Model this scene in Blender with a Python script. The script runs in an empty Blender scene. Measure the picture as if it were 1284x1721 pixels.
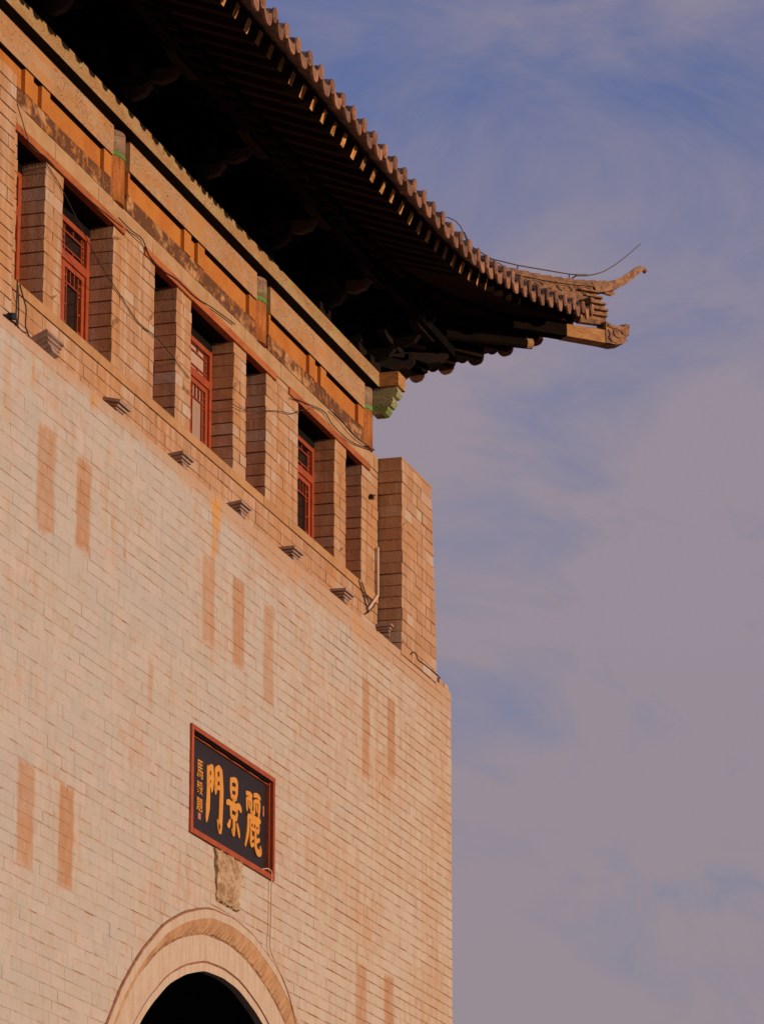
import bpy, math, random
from mathutils import Vector, Matrix
R = math.radians
random.seed(7)
S = bpy.context.scene
COL = S.collection

# ------------------------------------------------------------------ camera
cam_d = bpy.data.cameras.new("camera")
cam_d.sensor_fit = 'VERTICAL'
cam_d.sensor_height = 36.0
cam_d.sensor_width = 27.0
cam_d.lens = 7000.0 / 1721.0 * 36.0
cam_d.clip_end = 9000
cam_o = bpy.data.objects.new("camera", cam_d)
COL.objects.link(cam_o)
cam_o.location = (0.0, -12.0, 1.6)
YAW, PITCH = R(16.2724), R(15.9416)
cam_o.rotation_euler = (math.pi / 2 + PITCH, 0, YAW - math.pi / 2)
S.camera = cam_o

# ------------------------------------------------------------------ sun and sky
SUN_EL, SUN_AZ = R(7.0), R(7.0)          # azimuth: from the wall's normal towards -x
to_sun = Vector((-math.sin(SUN_AZ) * math.cos(SUN_EL), -math.cos(SUN_AZ) * math.cos(SUN_EL), math.sin(SUN_EL)))
sd = bpy.data.lights.new("sun", 'SUN')
sd.energy = 3.5
sd.angle = R(0.5)
sd.color = (1.0, 0.71, 0.46)
so = bpy.data.objects.new("sun", sd)
COL.objects.link(so)
so.location = (30, -40, 30)
so.rotation_euler = to_sun.to_track_quat('Z', 'Y').to_euler()

world = bpy.data.worlds.new("World")
S.world = world
world.use_nodes = True


class NT:
    """small helper round a node tree"""
    def __init__(self, tree):
        self.t = tree

    def n(self, typ, **kw):
        nd = self.t.nodes.new(typ)
        for k, v in kw.items():
            setattr(nd, k, v)
        return nd

    def put(self, sock, v):
        if hasattr(v, 'is_output'):
            self.t.links.new(v, sock)
        elif v is not None:
            if sock.type == 'RGBA' and len(v) == 3:
                v = (*v, 1)
            sock.default_value = v

    def m(self, op, a, b=None, c=None, clamp=False):
        nd = self.n('ShaderNodeMath', operation=op, use_clamp=clamp)
        for i, v in enumerate((a, b, c)):
            if v is not None:
                self.put(nd.inputs[i], v)
        return nd.outputs[0]

    def mix(self, f, a, b, blend='MIX'):
        nd = self.n('ShaderNodeMix', data_type='RGBA', blend_type=blend)
        self.put(nd.inputs[0], f)
        self.put(nd.inputs[6], a)
        self.put(nd.inputs[7], b)
        return nd.outputs[2]

    def ramp(self, v, a, b, c=0.0, d=1.0):
        nd = self.n('ShaderNodeMapRange', interpolation_type='SMOOTHSTEP')
        for i, q in enumerate((v, a, b, c, d)):
            self.put(nd.inputs[i], q)
        return nd.outputs[0]

    def vmul(self, v, s, off=(0, 0, 0)):
        nd = self.n('ShaderNodeMapping')
        self.put(nd.inputs[0], v)
        nd.inputs['Scale'].default_value = s
        nd.inputs['Location'].default_value = off
        return nd.outputs[0]

    def noise(self, v, scale, detail=3, rough=0.55, dist=0.0):
        nd = self.n('ShaderNodeTexNoise')
        self.put(nd.inputs['Vector'], v)
        nd.inputs['Scale'].default_value = scale
        nd.inputs['Detail'].default_value = detail
        nd.inputs['Roughness'].default_value = rough
        nd.inputs['Distortion'].default_value = dist
        return nd.outputs['Fac']


def build_world():
    T = NT(world.node_tree)
    T.t.nodes.clear()
    sky = T.n('ShaderNodeTexSky', sky_type='NISHITA', sun_disc=False)
    sky.sun_elevation = SUN_EL
    sky.sun_rotation = math.pi + SUN_AZ
    sky.air_density = 1.3
    sky.dust_density = 1.2
    sky.ozone_density = 4.0
    g = T.n('ShaderNodeTexCoord').outputs['Generated']
    sep = T.n('ShaderNodeSeparateXYZ')
    T.put(sep.inputs[0], g)
    z = T.m('ABSOLUTE', sep.outputs[2])
    # project on to a cloud deck so that streaks thin out towards the horizon
    den = T.m('ADD', z, 0.22)
    cx_ = T.m('DIVIDE', sep.outputs[0], den)
    cy_ = T.m('DIVIDE', sep.outputs[1], den)
    cmb = T.n('ShaderNodeCombineXYZ')
    T.put(cmb.inputs[0], cx_)
    T.put(cmb.inputs[1], cy_)
    T.put(cmb.inputs[2], T.m('MULTIPLY', z, 6.0))
    rot = T.n('ShaderNodeMapping')
    T.put(rot.inputs[0], cmb.outputs[0])
    rot.inputs['Rotation'].default_value = (0, 0, R(34))
    rot.inputs['Scale'].default_value = (1.0, 2.1, 1.0)
    rot.inputs['Location'].default_value = (0.35, 0.2, 0.0)
    n1 = T.noise(rot.outputs[0], 3.1, 9, 0.61, 0.6)
    n2 = T.noise(T.vmul(cmb.outputs[0], (1, 1, 1.0), (3.3, 1.2, 0)), 2.1, 2, 0.5)
    base = T.ramp(z, 0.26, 0.41, 1.08, 0.34)           # thin high cloud, thicker low down
    f = T.m('ADD', base, T.m('MULTIPLY', T.m('SUBTRACT', n1, 0.5), 2.2))
    f = T.m('ADD', f, T.m('MULTIPLY', T.m('SUBTRACT', n2, 0.5), 1.0), clamp=True)
    warm = T.mix(T.ramp(z, 0.15, 0.38), (2.38, 2.00, 2.28), (2.36, 2.02, 2.50))
    hsv = T.mix(1.0, sky.outputs[0], (1.02, 0.93, 1.42), 'MULTIPLY')
    c = T.mix(f, hsv, warm)
    bg = T.n('ShaderNodeBackground')
    T.put(bg.inputs[0], c)
    bg.inputs[1].default_value = 0.13
    out = T.n('ShaderNodeOutputWorld')
    T.t.links.new(bg.outputs[0], out.inputs[0])


build_world()
vs = S.view_settings
vs.view_transform = 'Standard'
vs.look = 'None'
vs.exposure = 0.0
vs.gamma = 1.0
vs.use_curve_mapping = False
S.render.film_transparent = False

# ------------------------------------------------------------------ mesh helpers


class MB:
    def __init__(self):
        self.v, self.f, self.r = [], [], []

    def add(self, vs_, fs, rnd=None):
        k = len(self.v)
        self.v.extend([tuple(p) for p in vs_])
        self.f.extend([tuple(i + k for i in q) for q in fs])
        rr = random.random() if rnd is None else rnd
        self.r.extend([rr] * len(fs))
        return self

    def box(self, a, b, j=0.0, rnd=None):
        (x0, y0, z0), (x1, y1, z1) = a, b
        p = [(x, y, z) for z in (z0, z1) for y in (y0, y1) for x in (x0, x1)]
        if j:
            p = [tuple(c + random.uniform(-j, j) for c in q) for q in p]
        return self.add(p, [(0, 2, 3, 1), (4, 5, 7, 6), (0, 1, 5, 4), (2, 6, 7, 3), (0, 4, 6, 2), (1, 3, 7, 5)], rnd)

    def bar(self, p, q, w, h, up=(0, 0, 1), w2=None, h2=None, rnd=None):
        p, q = Vector(p), Vector(q)
        d = (q - p).normalized()
        s = d.cross(Vector(up)).normalized()
        u = s.cross(d)
        w2 = w if w2 is None else w2
        h2 = h if h2 is None else h2
        pts = []
        for c, ww, hh in ((p, w, h), (q, w2, h2)):
            pts += [c - s * ww / 2 - u * hh / 2, c + s * ww / 2 - u * hh / 2, c + s * ww / 2 + u * hh / 2, c - s * ww / 2 + u * hh / 2]
        return self.add(pts, [(0, 3, 2, 1), (4, 5, 6, 7), (0, 1, 5, 4), (1, 2, 6, 5), (2, 3, 7, 6), (3, 0, 4, 7)], rnd)

    def tube(self, path, r, n=6, cap=True, r2=None, rnd=None):
        P_ = [Vector(p) for p in path]
        vs_, fs = [], []
        prev = None
        for i, c in enumerate(P_):
            d = (P_[min(i + 1, len(P_) - 1)] - P_[max(i - 1, 0)]).normalized()
            if prev is None:
                a = d.orthogonal().normalized()
            else:
                a = (prev - d * prev.dot(d)).normalized()
            prev = a
            b = d.cross(a)
            rr = r if r2 is None else r + (r2 - r) * i / (len(P_) - 1)
            for k in range(n):
                t = 2 * math.pi * k / n
                vs_.append(c + a * rr * math.cos(t) + b * rr * math.sin(t))
        for i in range(len(P_) - 1):
            for k in range(n):
                k2 = (k + 1) % n
                fs.append((i * n + k, i * n + k2, (i + 1) * n + k2, (i + 1) * n + k))
        if cap:
            fs.append(tuple(range(n - 1, -1, -1)))
            fs.append(tuple((len(P_) - 1) * n + k for k in range(n)))
        return self.add(vs_, fs, rnd)

    def prism(self, poly, fa, fb, rnd=None):
        """poly: list of 2-D points; fa / fb map a point to the near / far 3-D point"""
        n = len(poly)
        vs_ = [fa(*p) for p in poly] + [fb(*p) for p in poly]
        fs = [tuple(range(n)), tuple(range(2 * n - 1, n - 1, -1))]
        for i in range(n):
            k = (i + 1) % n
            fs.append((i, i + n, k + n, k))
        return self.add(vs_, fs, rnd)

    def strip(self, rows, rnd=None):
        n = len(rows[0])
        vs_ = [p for r_ in rows for p in r_]
        fs = []
        for i in range(len(rows) - 1):
            for k in range(n - 1):
                a = i * n + k
                fs.append((a, a + 1, a + n + 1, a + n))
        return self.add(vs_, fs, rnd)

    def mesh(self, name, off=(0, 0, 0)):
        me = bpy.data.meshes.new(name)
        o = Vector(off)
        me.from_pydata([tuple(Vector(p) - o) for p in self.v], [], self.f)
        at = me.attributes.new('rnd', 'FLOAT', 'FACE')
        at.data.foreach_set('value', self.r)
        me.validate()
        me.update()
        return me


ORG = {}


def fix_normals(me):
    import bmesh
    bm = bmesh.new()
    bm.from_mesh(me)
    bmesh.ops.recalc_face_normals(bm, faces=bm.faces)
    bm.to_mesh(me)
    bm.free()


def empty(name, loc, label=None, cat=None, group=None, parent=None):
    o = bpy.data.objects.new(name, None)
    o.empty_display_size = 0.3
    COL.objects.link(o)
    base = ORG.get(parent.name, Vector((0, 0, 0))) if parent else Vector((0, 0, 0))
    o.location = Vector(loc) - base
    if parent:
        o.parent = parent
    ORG[o.name] = Vector(loc)
    tag(o, label, cat, group)
    return o


def tag(o, label=None, cat=None, group=None, kind=None):
    for k, v in (('label', label), ('category', cat), ('group', group), ('kind', kind)):
        if v:
            o[k] = v
    return o


def obj(name, mb, mat, parent=None, smooth=False, at=None, fix=True, kind=None, label=None):
    """link a mesh builder (in world coordinates) as one object"""
    base = ORG.get(parent.name, Vector((0, 0, 0))) if parent else Vector((0, 0, 0))
    at = base if at is None else Vector(at)
    me = mb.mesh(name, at)
    if fix:
        fix_normals(me)
    me.materials.append(mat)
    if smooth:
        me.polygons.foreach_set('use_smooth', [True] * len(me.polygons))
    return inst(name, me, parent, at, kind=kind, label=label)


def inst(name, me, parent=None, at=(0, 0, 0), rot=None, scale=None, kind=None, label=None):
    o = bpy.data.objects.new(name, me)
    COL.objects.link(o)
    base = ORG.get(parent.name, Vector((0, 0, 0))) if parent else Vector((0, 0, 0))
    o.location = Vector(at) - base
    if rot:
        o.rotation_euler = rot
    if scale:
        o.scale = scale
    if parent:
        o.parent = parent
    ORG[o.name] = Vector(at)
    if kind:
        o['kind'] = kind
    if label:
        o['label'] = label
    return o


# ------------------------------------------------------------------ materials


def new_mat(name, rough=0.85, spec=0.25):
    mt = bpy.data.materials.new(name)
    mt.use_nodes = True
    T = NT(mt.node_tree)
    b = [n for n in T.t.nodes if n.type == 'BSDF_PRINCIPLED'][0]
    b.inputs['Roughness'].default_value = rough
    b.inputs['Specular IOR Level'].default_value = spec
    return mt, T, b


def pos(T):
    return T.n('ShaderNodeNewGeometry').outputs['Position']


def rnd_of(T):
    a = T.n('ShaderNodeAttribute', attribute_name='rnd').outputs['Fac']
    r = T.n('ShaderNodeObjectInfo').outputs['Random']
    return T.m('FRACT', T.m('ADD', T.m('MULTIPLY', a, 3.17), r))


def bump(T, b, h, strength=0.3, dist=0.01):
    nd = T.n('ShaderNodeBump')
    nd.inputs['Strength'].default_value = strength
    nd.inputs['Distance'].default_value = dist
    T.put(nd.inputs['Height'], h)
    T.put(b.inputs['Normal'], nd.outputs[0])


def simple(name, c1, c2, scale=6.0, stretch=(1, 1, 1), rough=0.85, spec=0.25, var=0.15, fine=45, bs=0.25):
    mt, T, b = new_mat(name, rough, spec)
    p = pos(T)
    n1 = T.noise(T.vmul(p, stretch), scale, 4, 0.6)
    n2 = T.noise(p, fine, 3, 0.6)
    r = rnd_of(T)
    f = T.ramp(T.m('ADD', n1, T.m('MULTIPLY', T.m('SUBTRACT', n2, .5), .5)), 0.35, 0.65)
    c = T.mix(f, c1, c2)
    k = T.m('ADD', 1 - var, T.m('MULTIPLY', r, 2 * var))
    cmb = T.n('ShaderNodeCombineColor')
    for i in range(3):
        T.put(cmb.inputs[i], k)
    c = T.mix(1.0, c, cmb.outputs[0], 'MULTIPLY')
    T.put(b.inputs['Base Color'], c)
    bump(T, b, n2, bs, 0.01)
    return mt


# places where the limewash of the lower wall is missing: bricked-up slots (x0, x1, z0, z1, strength)
WTOP_ = 12.48
PATCHES = [(30.93, 31.36, 10.94, 11.84, .80), (31.86, 32.22, 11.00, 11.81, .95), (35.20, 35.57, 10.99, 11.83, .75),
           (36.09, 36.45, 10.98, 11.84, .95), (37.04, 37.38, 10.83, 11.82, .75), (40.38, 40.65, 10.80, 11.87, .9),
           (41.31, 41.61, 11.01, 11.88, 1.0), (30.66, 31.06, 8.05, 8.92, .85), (31.61, 31.96, 8.05, 8.92, 1.0),
           (40.16, 40.55, 7.6, 8.85, .85), (41.18, 41.55, 7.6, 8.88, .95), (33.76, 33.88, 10.02, 10.48, .5),
           (35.46, 35.70, 11.9, 12.42, .55), (33.03, 33.13, 11.2, 11.29, .9), (30.98, 31.2, 10.9, 11.0, .9), (42.22, 42.29, 12.28, 12.36, .8)]


# ochre run-off below the fittings of the wall top
OCHRE = [(35.43, 35.72, 12.12, 12.46, 1.0), (35.45, 35.57, 11.84, 12.2, .85), (30.74, 30.86, 12.05, 12.36, .7), (30.12, 30.30, 11.6, 12.3, .5),
         (32.16, 32.36, 12.3, 12.46, .6), (37.9, 38.1, 12.15, 12.46, .45), (40.05, 40.35, 12.2, 12.46, .45), (34.5, 34.62, 12.3, 12.46, .5)]


def wall_material(name, mortar):
    mt, T, b = new_mat(name, 0.9, 0.2)
    p = pos(T)
    sep = T.n('ShaderNodeSeparateXYZ')
    T.put(sep.inputs[0], p)
    X, Z = sep.outputs[0], sep.outputs[2]
    r = rnd_of(T)
    big = T.noise(T.vmul(p, (0.6, 1, 0.8)), 1.1, 3, 0.55)
    streak = T.noise(T.vmul(p, (7.0, 2, 0.55)), 1.0, 4, 0.6)
    mid = T.noise(p, 7, 4, 0.65)
    fine = T.noise(p, 55, 3, 0.6)
    # limewash cover: thick on the left and upper part, thinner to the lower right
    cover = T.m('ADD', T.ramp(X, 30, 43, 0.80, 0.60), T.m('MULTIPLY', T.m('SUBTRACT', big, .5), 1.0))
    cover = T.m('ADD', cover, T.m('MULTIPLY', T.m('SUBTRACT', streak, .5), .75))
    cover = T.m('ADD', cover, T.m('MULTIPLY', T.m('SUBTRACT', mid, .5), 1.1))
    cover = T.m('ADD', cover, T.m('MULTIPLY', T.m('SUBTRACT', r, .5), .06))
    # ragged upper edge of the wash
    edge = T.m('ADD', Z, T.m('MULTIPLY', T.m('SUBTRACT', streak, .5), .45))
    top = T.ramp(T.m('ADD', edge, T.m('MULTIPLY', T.ramp(X, 33.5, 38), .12)), 12.30, 12.44)
    wob = T.m('MULTIPLY', T.m('SUBTRACT', mid, .5), .13)
    wob2 = T.m('MULTIPLY', T.m('SUBTRACT', T.noise(T.vmul(p, (3, 3, 5)), 4, 3, .6), .5), .14)
    X2, Z2 = T.m('ADD', X, wob), T.m('ADD', Z, wob2)
    pv = T.m('ADD', .72, T.m('MULTIPLY', T.ramp(T.noise(T.vmul(p, (5, 1, 3.2)), 1.4, 4, .65), .3, .62), .38))
    pm = None
    for x0, x1, z0, z1, s_ in PATCHES:
        dx = T.m('SUBTRACT', T.m('ABSOLUTE', T.m('SUBTRACT', X2, (x0 + x1) / 2)), (x1 - x0) / 2)
        dz = T.m('SUBTRACT', T.m('ABSOLUTE', T.m('SUBTRACT', Z2, (z0 + z1) / 2)), (z1 - z0) / 2)
        q = T.m('MULTIPLY', T.ramp(T.m('MAXIMUM', dx, dz), -0.045, 0.03, 1, 0), T.m('MULTIPLY', pv, s_))
        pm = q if pm is None else T.m('MAXIMUM', pm, q)
    bare = T.m('MAXIMUM', pm, T.m('MULTIPLY', top, .75))
    wash = T.m('MULTIPLY', T.ramp(cover, 0.20, 0.82), T.m('SUBTRACT', 1, bare), clamp=True)
    blot = T.noise(p, 3.2, 4, .65)
    wcol = T.mix(T.ramp(blot, .36, .64), (.495, .425, .385), (.44, .415, .37))
    wcol = T.mix(T.m('MULTIPLY', T.ramp(big, .4, .7), .5), wcol, (.425, .40, .395))
    wcol = T.mix(T.ramp(T.m('SUBTRACT', X, T.m('MULTIPLY', T.m('SUBTRACT', Z, 10.0), 1.2)), 32, 43.5, 0, .85), wcol, (.515, .43, .335))
    bcol = T.mix(r, (.50, .305, .20), (.44, .275, .175))
    bcol = T.mix(T.ramp(mid, .35, .75), bcol, (.46, .25, .125))
    bcol = T.mix(T.m('MULTIPLY', pm, .75), bcol, (.40, .215, .115))
    # ochre run-off below the wall top
    run = None
    for x0, x1, z0, z1, s_ in OCHRE:
        dx = T.m('SUBTRACT', T.m('ABSOLUTE', T.m('SUBTRACT', X2, (x0 + x1) / 2)), (x1 - x0) / 2)
        dz = T.m('SUBTRACT', T.m('ABSOLUTE', T.m('SUBTRACT', Z2, (z0 + z1) / 2)), (z1 - z0) / 2)
        q = T.m('MULTIPLY', T.ramp(T.m('MAXIMUM', dx, dz), -0.05, 0.03, 1, 0), T.m('MULTIPLY', pv, s_))
        run = q if run is None else T.m('MAXIMUM', run, q)
    bcol = T.mix(run, bcol, (.56, .27, .06))
    wash = T.m('MULTIPLY', wash, T.m('SUBTRACT', 1, T.m('MULTIPLY', run, .75)))
    jd = T.m('MULTIPLY', T.m('ABSOLUTE', T.m('SUBTRACT', T.m('FRACT', T.m('DIVIDE', T.m('SUBTRACT', WTOP_, Z), .108)), .5)), 2.0)
    sg = T.noise(T.vmul(p, (2.1, 1, 9.3), (3, 0, 1)), 1.7, 4, .65)
    stain = T.m('MULTIPLY', T.ramp(T.m('ADD', jd, T.m('MULTIPLY', mid, .35)), .90, 1.2), T.ramp(T.m('ADD', sg, T.ramp(X, 32, 43, 0, .06)), .50, .66))
    if mortar:
        seg = T.noise(T.vmul(p, (1.6, 1, 9.3)), 1.6, 3, .6)
        gap = T.ramp(T.m('ADD', seg, T.ramp(X, 32, 42, .06, -.10)), .40, .56)
        dark = T.mix(mid, (.22, .095, .038), (.36, .165, .065))
        c = T.mix(T.m('MULTIPLY', gap, .92), dark, T.mix(wash, bcol, wcol))
    else:
        c = T.mix(wash, bcol, wcol)
        c = T.mix(T.m('MULTIPLY', stain, .85), c, (.43, .205, .09))
        gr = T.noise(T.vmul(p, (14, 4, 6)), 1.0, 5, .7)
        c = T.mix(T.ramp(gr, .5, .70, 0, .65), c, (.37, .31, .255))
        c = T.mix(T.ramp(gr, .28, .44, .4, 0), c, (.49, .375, .335))
        hs = T.noise(T.vmul(p, (3.2, 1, 1.3), (7, 0, 3)), 1.7, 5, .68)
        c = T.mix(T.ramp(hs, .54, .70, 0, .42), c, (.50, .315, .20))
        sp = T.ramp(T.noise(p, 11, 2, .5), .72, .78)
        c = T.mix(T.m('MULTIPLY', sp, .55), c, (.33, .17, .08))
        gs = T.ramp(T.noise(T.vmul(p, (9, 2, .8), (5, 0, 2)), 1.0, 3, .6), .56, .75)
        c = T.mix(T.m('MULTIPLY', gs, .38), c, (.34, .28, .265))
        c = T.mix(1.0, c, T.mix(fine, (.87, .86, .85), (1.1, 1.1, 1.1)), 'MULTIPLY')
        c = T.mix(1.0, c, T.mix(r, (.965, .965, .965), (1.03, 1.03, 1.03)), 'MULTIPLY')
    T.put(b.inputs['Base Color'], c)
    bump(T, b, T.m('ADD', T.m('ADD', fine, mid), T.m('MULTIPLY', stain, -1.2)), 0.6, 0.006)
    return mt


def tower_material(name, mortar=False):
    mt, T, b = new_mat(name, 0.9, 0.2)
    p = pos(T)
    r = rnd_of(T)
    big = T.noise(T.vmul(p, (1, 1, .7)), 1.4, 3, .55)
    streak = T.noise(T.vmul(p, (9, 9, .8)), 1.0, 4, .6)
    mid = T.noise(p, 9, 4, .65)
    fine = T.noise(p, 60, 3, .6)
    if mortar:
        c = T.mix(T.ramp(mid, .4, .6), (.20, .095, .045), (.36, .20, .11))
    else:
        c = T.mix(r, (.48, .285, .17), (.37, .205, .115))
        c = T.mix(T.ramp(r, .82, .95), c, (.49, .375, .295))
        c = T.mix(T.m('MULTIPLY', T.ramp(big, .42, .68), .7), c, (.45, .22, .09))
        c = T.mix(T.m('MULTIPLY', T.ramp(streak, .48, .68), .6), c, (.52, .39, .30))
        c = T.mix(T.m('MULTIPLY', T.ramp(streak, .32, .46, 1, 0), .55), c, (.36, .17, .075))
        c = T.mix(T.m('MULTIPLY', T.ramp(mid, .55, .72), .5), c, (.32, .17, .085))
        c = T.mix(1.0, c, T.mix(fine, (.84, .83, .82), (1.12, 1.12, 1.12)), 'MULTIPLY')
    T.put(b.inputs['Base Color'], c)
    bump(T, b, T.m('ADD', fine, mid), .6, .007)
    return mt


def rail_material():
    mt, T, b = new_mat("peeling_plaster", .85)
    p = pos(T)
    n = T.noise(p, 9, 5, .7, .6)
    n2 = T.noise(T.vmul(p, (1, 1, 2)), 2.2, 3, .6)
    c = T.mix(T.ramp(n, .36, .50), (.40, .16, .045), (.12, .05, .025))
    c = T.mix(T.ramp(n2, .54, .66), c, T.mix(T.ramp(n, .5, .62), (.48, .27, .13), (.32, .14, .06)))
    T.put(b.inputs['Base Color'], c)
    bump(T, b, n, .6, .01)
    return mt


def paint_material(name, base, base2, line, scale, bay_mix=True, green=.3):
    """faded painted beam: scroll outlines over a washed-out ground"""
    mt, T, b = new_mat(name, .8)
    p = pos(T)
    sep = T.n('ShaderNodeSeparateXYZ')
    T.put(sep.inputs[0], p)
    d = T.n('ShaderNodeVectorMath', operation='ADD')
    nz = T.n('ShaderNodeTexNoise')
    nz.inputs['Scale'].default_value = 5
    T.put(nz.inputs['Vector'], p)
    ms = T.n('ShaderNodeVectorMath', operation='SCALE')
    T.put(ms.inputs[0], nz.outputs['Color'])
    ms.inputs['Scale'].default_value = .14
    T.put(d.inputs[0], p)
    T.put(d.inputs[1], ms.outputs[0])
    vo = T.n('ShaderNodeTexVoronoi', feature='DISTANCE_TO_EDGE')
    T.put(vo.inputs['Vector'], d.outputs[0])
    vo.inputs['Scale'].default_value = scale
    vo2 = T.n('ShaderNodeTexVoronoi', feature='F1')
    T.put(vo2.inputs['Vector'], d.outputs[0])
    vo2.inputs['Scale'].default_value = scale
    rings = T.m('ABSOLUTE', T.m('SINE', T.m('MULTIPLY', vo2.outputs['Distance'], 3.2 * 5.0)))
    cont = T.m('ABSOLUTE', T.m('SINE', T.m('MULTIPLY', T.noise(d.outputs[0], scale * .42, 1, .5), 46.0)))
    ln = T.m('MAXIMUM', T.m('MULTIPLY', T.ramp(rings, .0, .4, .7, 0), T.ramp(T.noise(p, 1.7, 2, .5), .45, .55)), T.ramp(cont, .05, .5, 1, 0))
    zone = T.ramp(T.m('ABSOLUTE', T.m('SINE', T.m('MULTIPLY', T.m('SUBTRACT', sep.outputs[0], 33.45), 2 * math.pi / 4.12))), .12, .5) if bay_mix else 1.0
    fade = T.ramp(T.noise(p, 3.5, 3, .6), .28, .5)
    f = T.m('MULTIPLY', T.m('MULTIPLY', ln, fade), zone)
    c = T.mix(T.ramp(T.noise(T.vmul(p, (.7, 1, 3)), 2.5, 4, .6), .38, .62), base, base2)
    c = T.mix(T.m('MULTIPLY', f, .8), c, line)
    g = T.m('MULTIPLY', T.ramp(T.noise(p, 6.5, 2, .5), .60, .68), green)
    c = T.mix(g, c, (.22, .34, .10))
    T.put(b.inputs['Base Color'], c)
    bump(T, b, ln, .2, .004)
    return mt


M = {}
M['wall'] = wall_material("limewashed_brick", False)
M['wall_mortar'] = wall_material("limewashed_mortar", True)
M['tower'] = tower_material("tan_brick")
M['tower_mortar'] = tower_material("brown_mortar", True)
M['sill'] = simple("sill_stone", (.45, .25, .12), (.40, .21, .095), 5, var=.06)
M['band'] = simple("beige_band", (.455, .29, .17), (.40, .235, .12), 4, (1, 1, 2), var=.05)
M['lintel'] = simple("red_lintel_paint", (.33, .085, .03), (.42, .14, .045), 3, (1, 1, 4), var=.12)
M['panel'] = simple("orange_panel_paint", (.47, .185, .042), (.42, .14, .03), 3, (1, 1, 1), var=.04)
M['rail'] = rail_material()
M['column'] = simple("weathered_orange_column", (.44, .17, .045), (.30, .09, .028), 9, (3, 3, .5), var=.05)
M['col_paint'] = paint_material("faded_column_paint", (.34, .20, .14), (.22, .13, .10), (.07, .06, .06), 11, False, .75)
M['scroll'] = paint_material("green_scroll_paint", (.34, .33, .20), (.16, .24, .07), (.08, .07, .05), 9, False, .8)
M['green'] = simple("green_paint", (.13, .27, .06), (.10, .22, .06), 12)
M['archi'] = paint_material("painted_architrave", (.45, .275, .165), (.45, .225, .095), (.14, .08, .055), 13, True, .12)
M['pingban'] = paint_material("painted_plate_beam", (.43, .285, .15), (.38, .21, .095), (.12, .07, .035), 15, False, .4)
M['frame'] = simple("red_orange_window_paint", (.36, .066, .02), (.29, .052, .017), 8, var=.06, rough=.55, spec=.4)
M['shaded_wood'] = simple("shaded_dark_timber", (.011, .009, .008), (.008, .007, .007), 8, (1, 1, 6), spec=.05)  # near-black: beam underside shade put into the colour; also the dark recess boards
M['soffit'] = simple("shaded_soffit", (.007, .0055, .005), (.005, .004, .004), 5, spec=.02)  # eave shade put into the colour of boards and purlins
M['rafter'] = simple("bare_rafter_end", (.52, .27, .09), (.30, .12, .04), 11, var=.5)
M['rafter_side'] = simple("shaded_red_rafter_paint", (.017, .009, .006), (.012, .007, .0055), 9, var=.3, spec=.03)  # eave shade put into the colour over the dark red paint
M['rafter_dark'] = simple("shaded_rafter", (.009, .0065, .0055), (.014, .008, .006), 9, var=.3, spec=.03)  # near-black, eave shade put into the colour of rafters and corner beams
M['rafter_red'] = simple("red_rafter_edge", (.07, .028, .015), (.03, .015, .011), 10, var=.25)
M['bracket'] = simple("shaded_bracket_paint", (.009, .009, .008), (.018, .010, .008), 9, var=.35, spec=.05)  # eave shade put into the bracket colour
M['nose'] = simple("sunlit_bracket_nose", (.075, .042, .040), (.05, .045, .03), 11, var=.4, spec=.05)  # sunlight on the noses put into the colour, lighter than the brackets
M['tile'] = simple("grey_roof_tile", (.15, .095, .075), (.09, .06, .05), 12, var=.3)
M['tile_end'] = simple("tile_end_clay", (.31, .150, .085), (.17, .088, .058), 16, var=.38, fine=70, bs=.6)
M['ridge'] = simple("ridge_clay", (.36, .19, .10), (.17, .09, .055), 14, var=.15, bs=.6)
M['beam_end'] = simple("corner_beam_wood", (.43, .225, .085), (.30, .14, .05), 10, (1, 1, 4))
M['cornice'] = simple("bracket_block_stone", (.36, .24, .19), (.28, .18, .14), 10, var=.08)
M['lime'] = simple("arch_limewash", (.53, .425, .335), (.47, .34, .245), 4, (4, 1, .6), var=.04)
M['brown_ring'] = simple("arch_brick_ring", (.45, .27, .145), (.38, .20, .10), 5, var=.12)
M['red_joint'] = simple("arch_red_joint", (.34, .17, .095), (.25, .11, .06), 12)
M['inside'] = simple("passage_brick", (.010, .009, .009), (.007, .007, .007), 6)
M['board'] = simple("plaque_black_lacquer", (.017, .010, .011), (.024, .012, .011), 4, rough=.55, spec=.25, bs=.05)
M['plaque_frame'] = simple("plaque_red_frame", (.36, .066, .02), (.27, .055, .02), 9, rough=.6)
M['gold'] = simple("gold_lettering", (.66, .28, .022), (.60, .24, .02), 25, rough=.5, spec=.5, var=.03)
M['seal'] = simple("faded_red_seal", (.42, .16, .11), (.34, .12, .09), 30)
M['carving'] = simple("carved_stone", (.56, .40, .26), (.33, .19, .10), 13, bs=.7)
M['wire'] = simple("dark_cable", (.045, .028, .022), (.07, .04, .03), 10, rough=.6)
M['pale_wire'] = simple("pale_cable", (.55, .36, .24), (.48, .30, .2), 10)
M['pipe'] = simple("white_conduit", (.62, .46, .36), (.58, .40, .30), 10)
M['rod'] = simple("steel_rod", (.10, .07, .055), (.07, .05, .04), 20, rough=.5)
M['ground'] = simple("paving", (.13, .12, .105), (.10, .09, .08), .4)
M['black'] = simple("black_plastic", (.012, .011, .011), (.02, .018, .017), 10, rough=.5)
M['pale_pane'] = simple("pale_window_pane", (.42, .29, .23), (.36, .24, .19), 6, (6, 1, .4))  # pale pinkish-beige colour for the panes of one window
M['valance'] = simple("rendered_wall", (.35, .24, .16), (.30, .2, .13), 3)


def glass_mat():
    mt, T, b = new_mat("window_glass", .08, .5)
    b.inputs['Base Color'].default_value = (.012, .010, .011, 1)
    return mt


M['glass'] = glass_mat()

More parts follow.
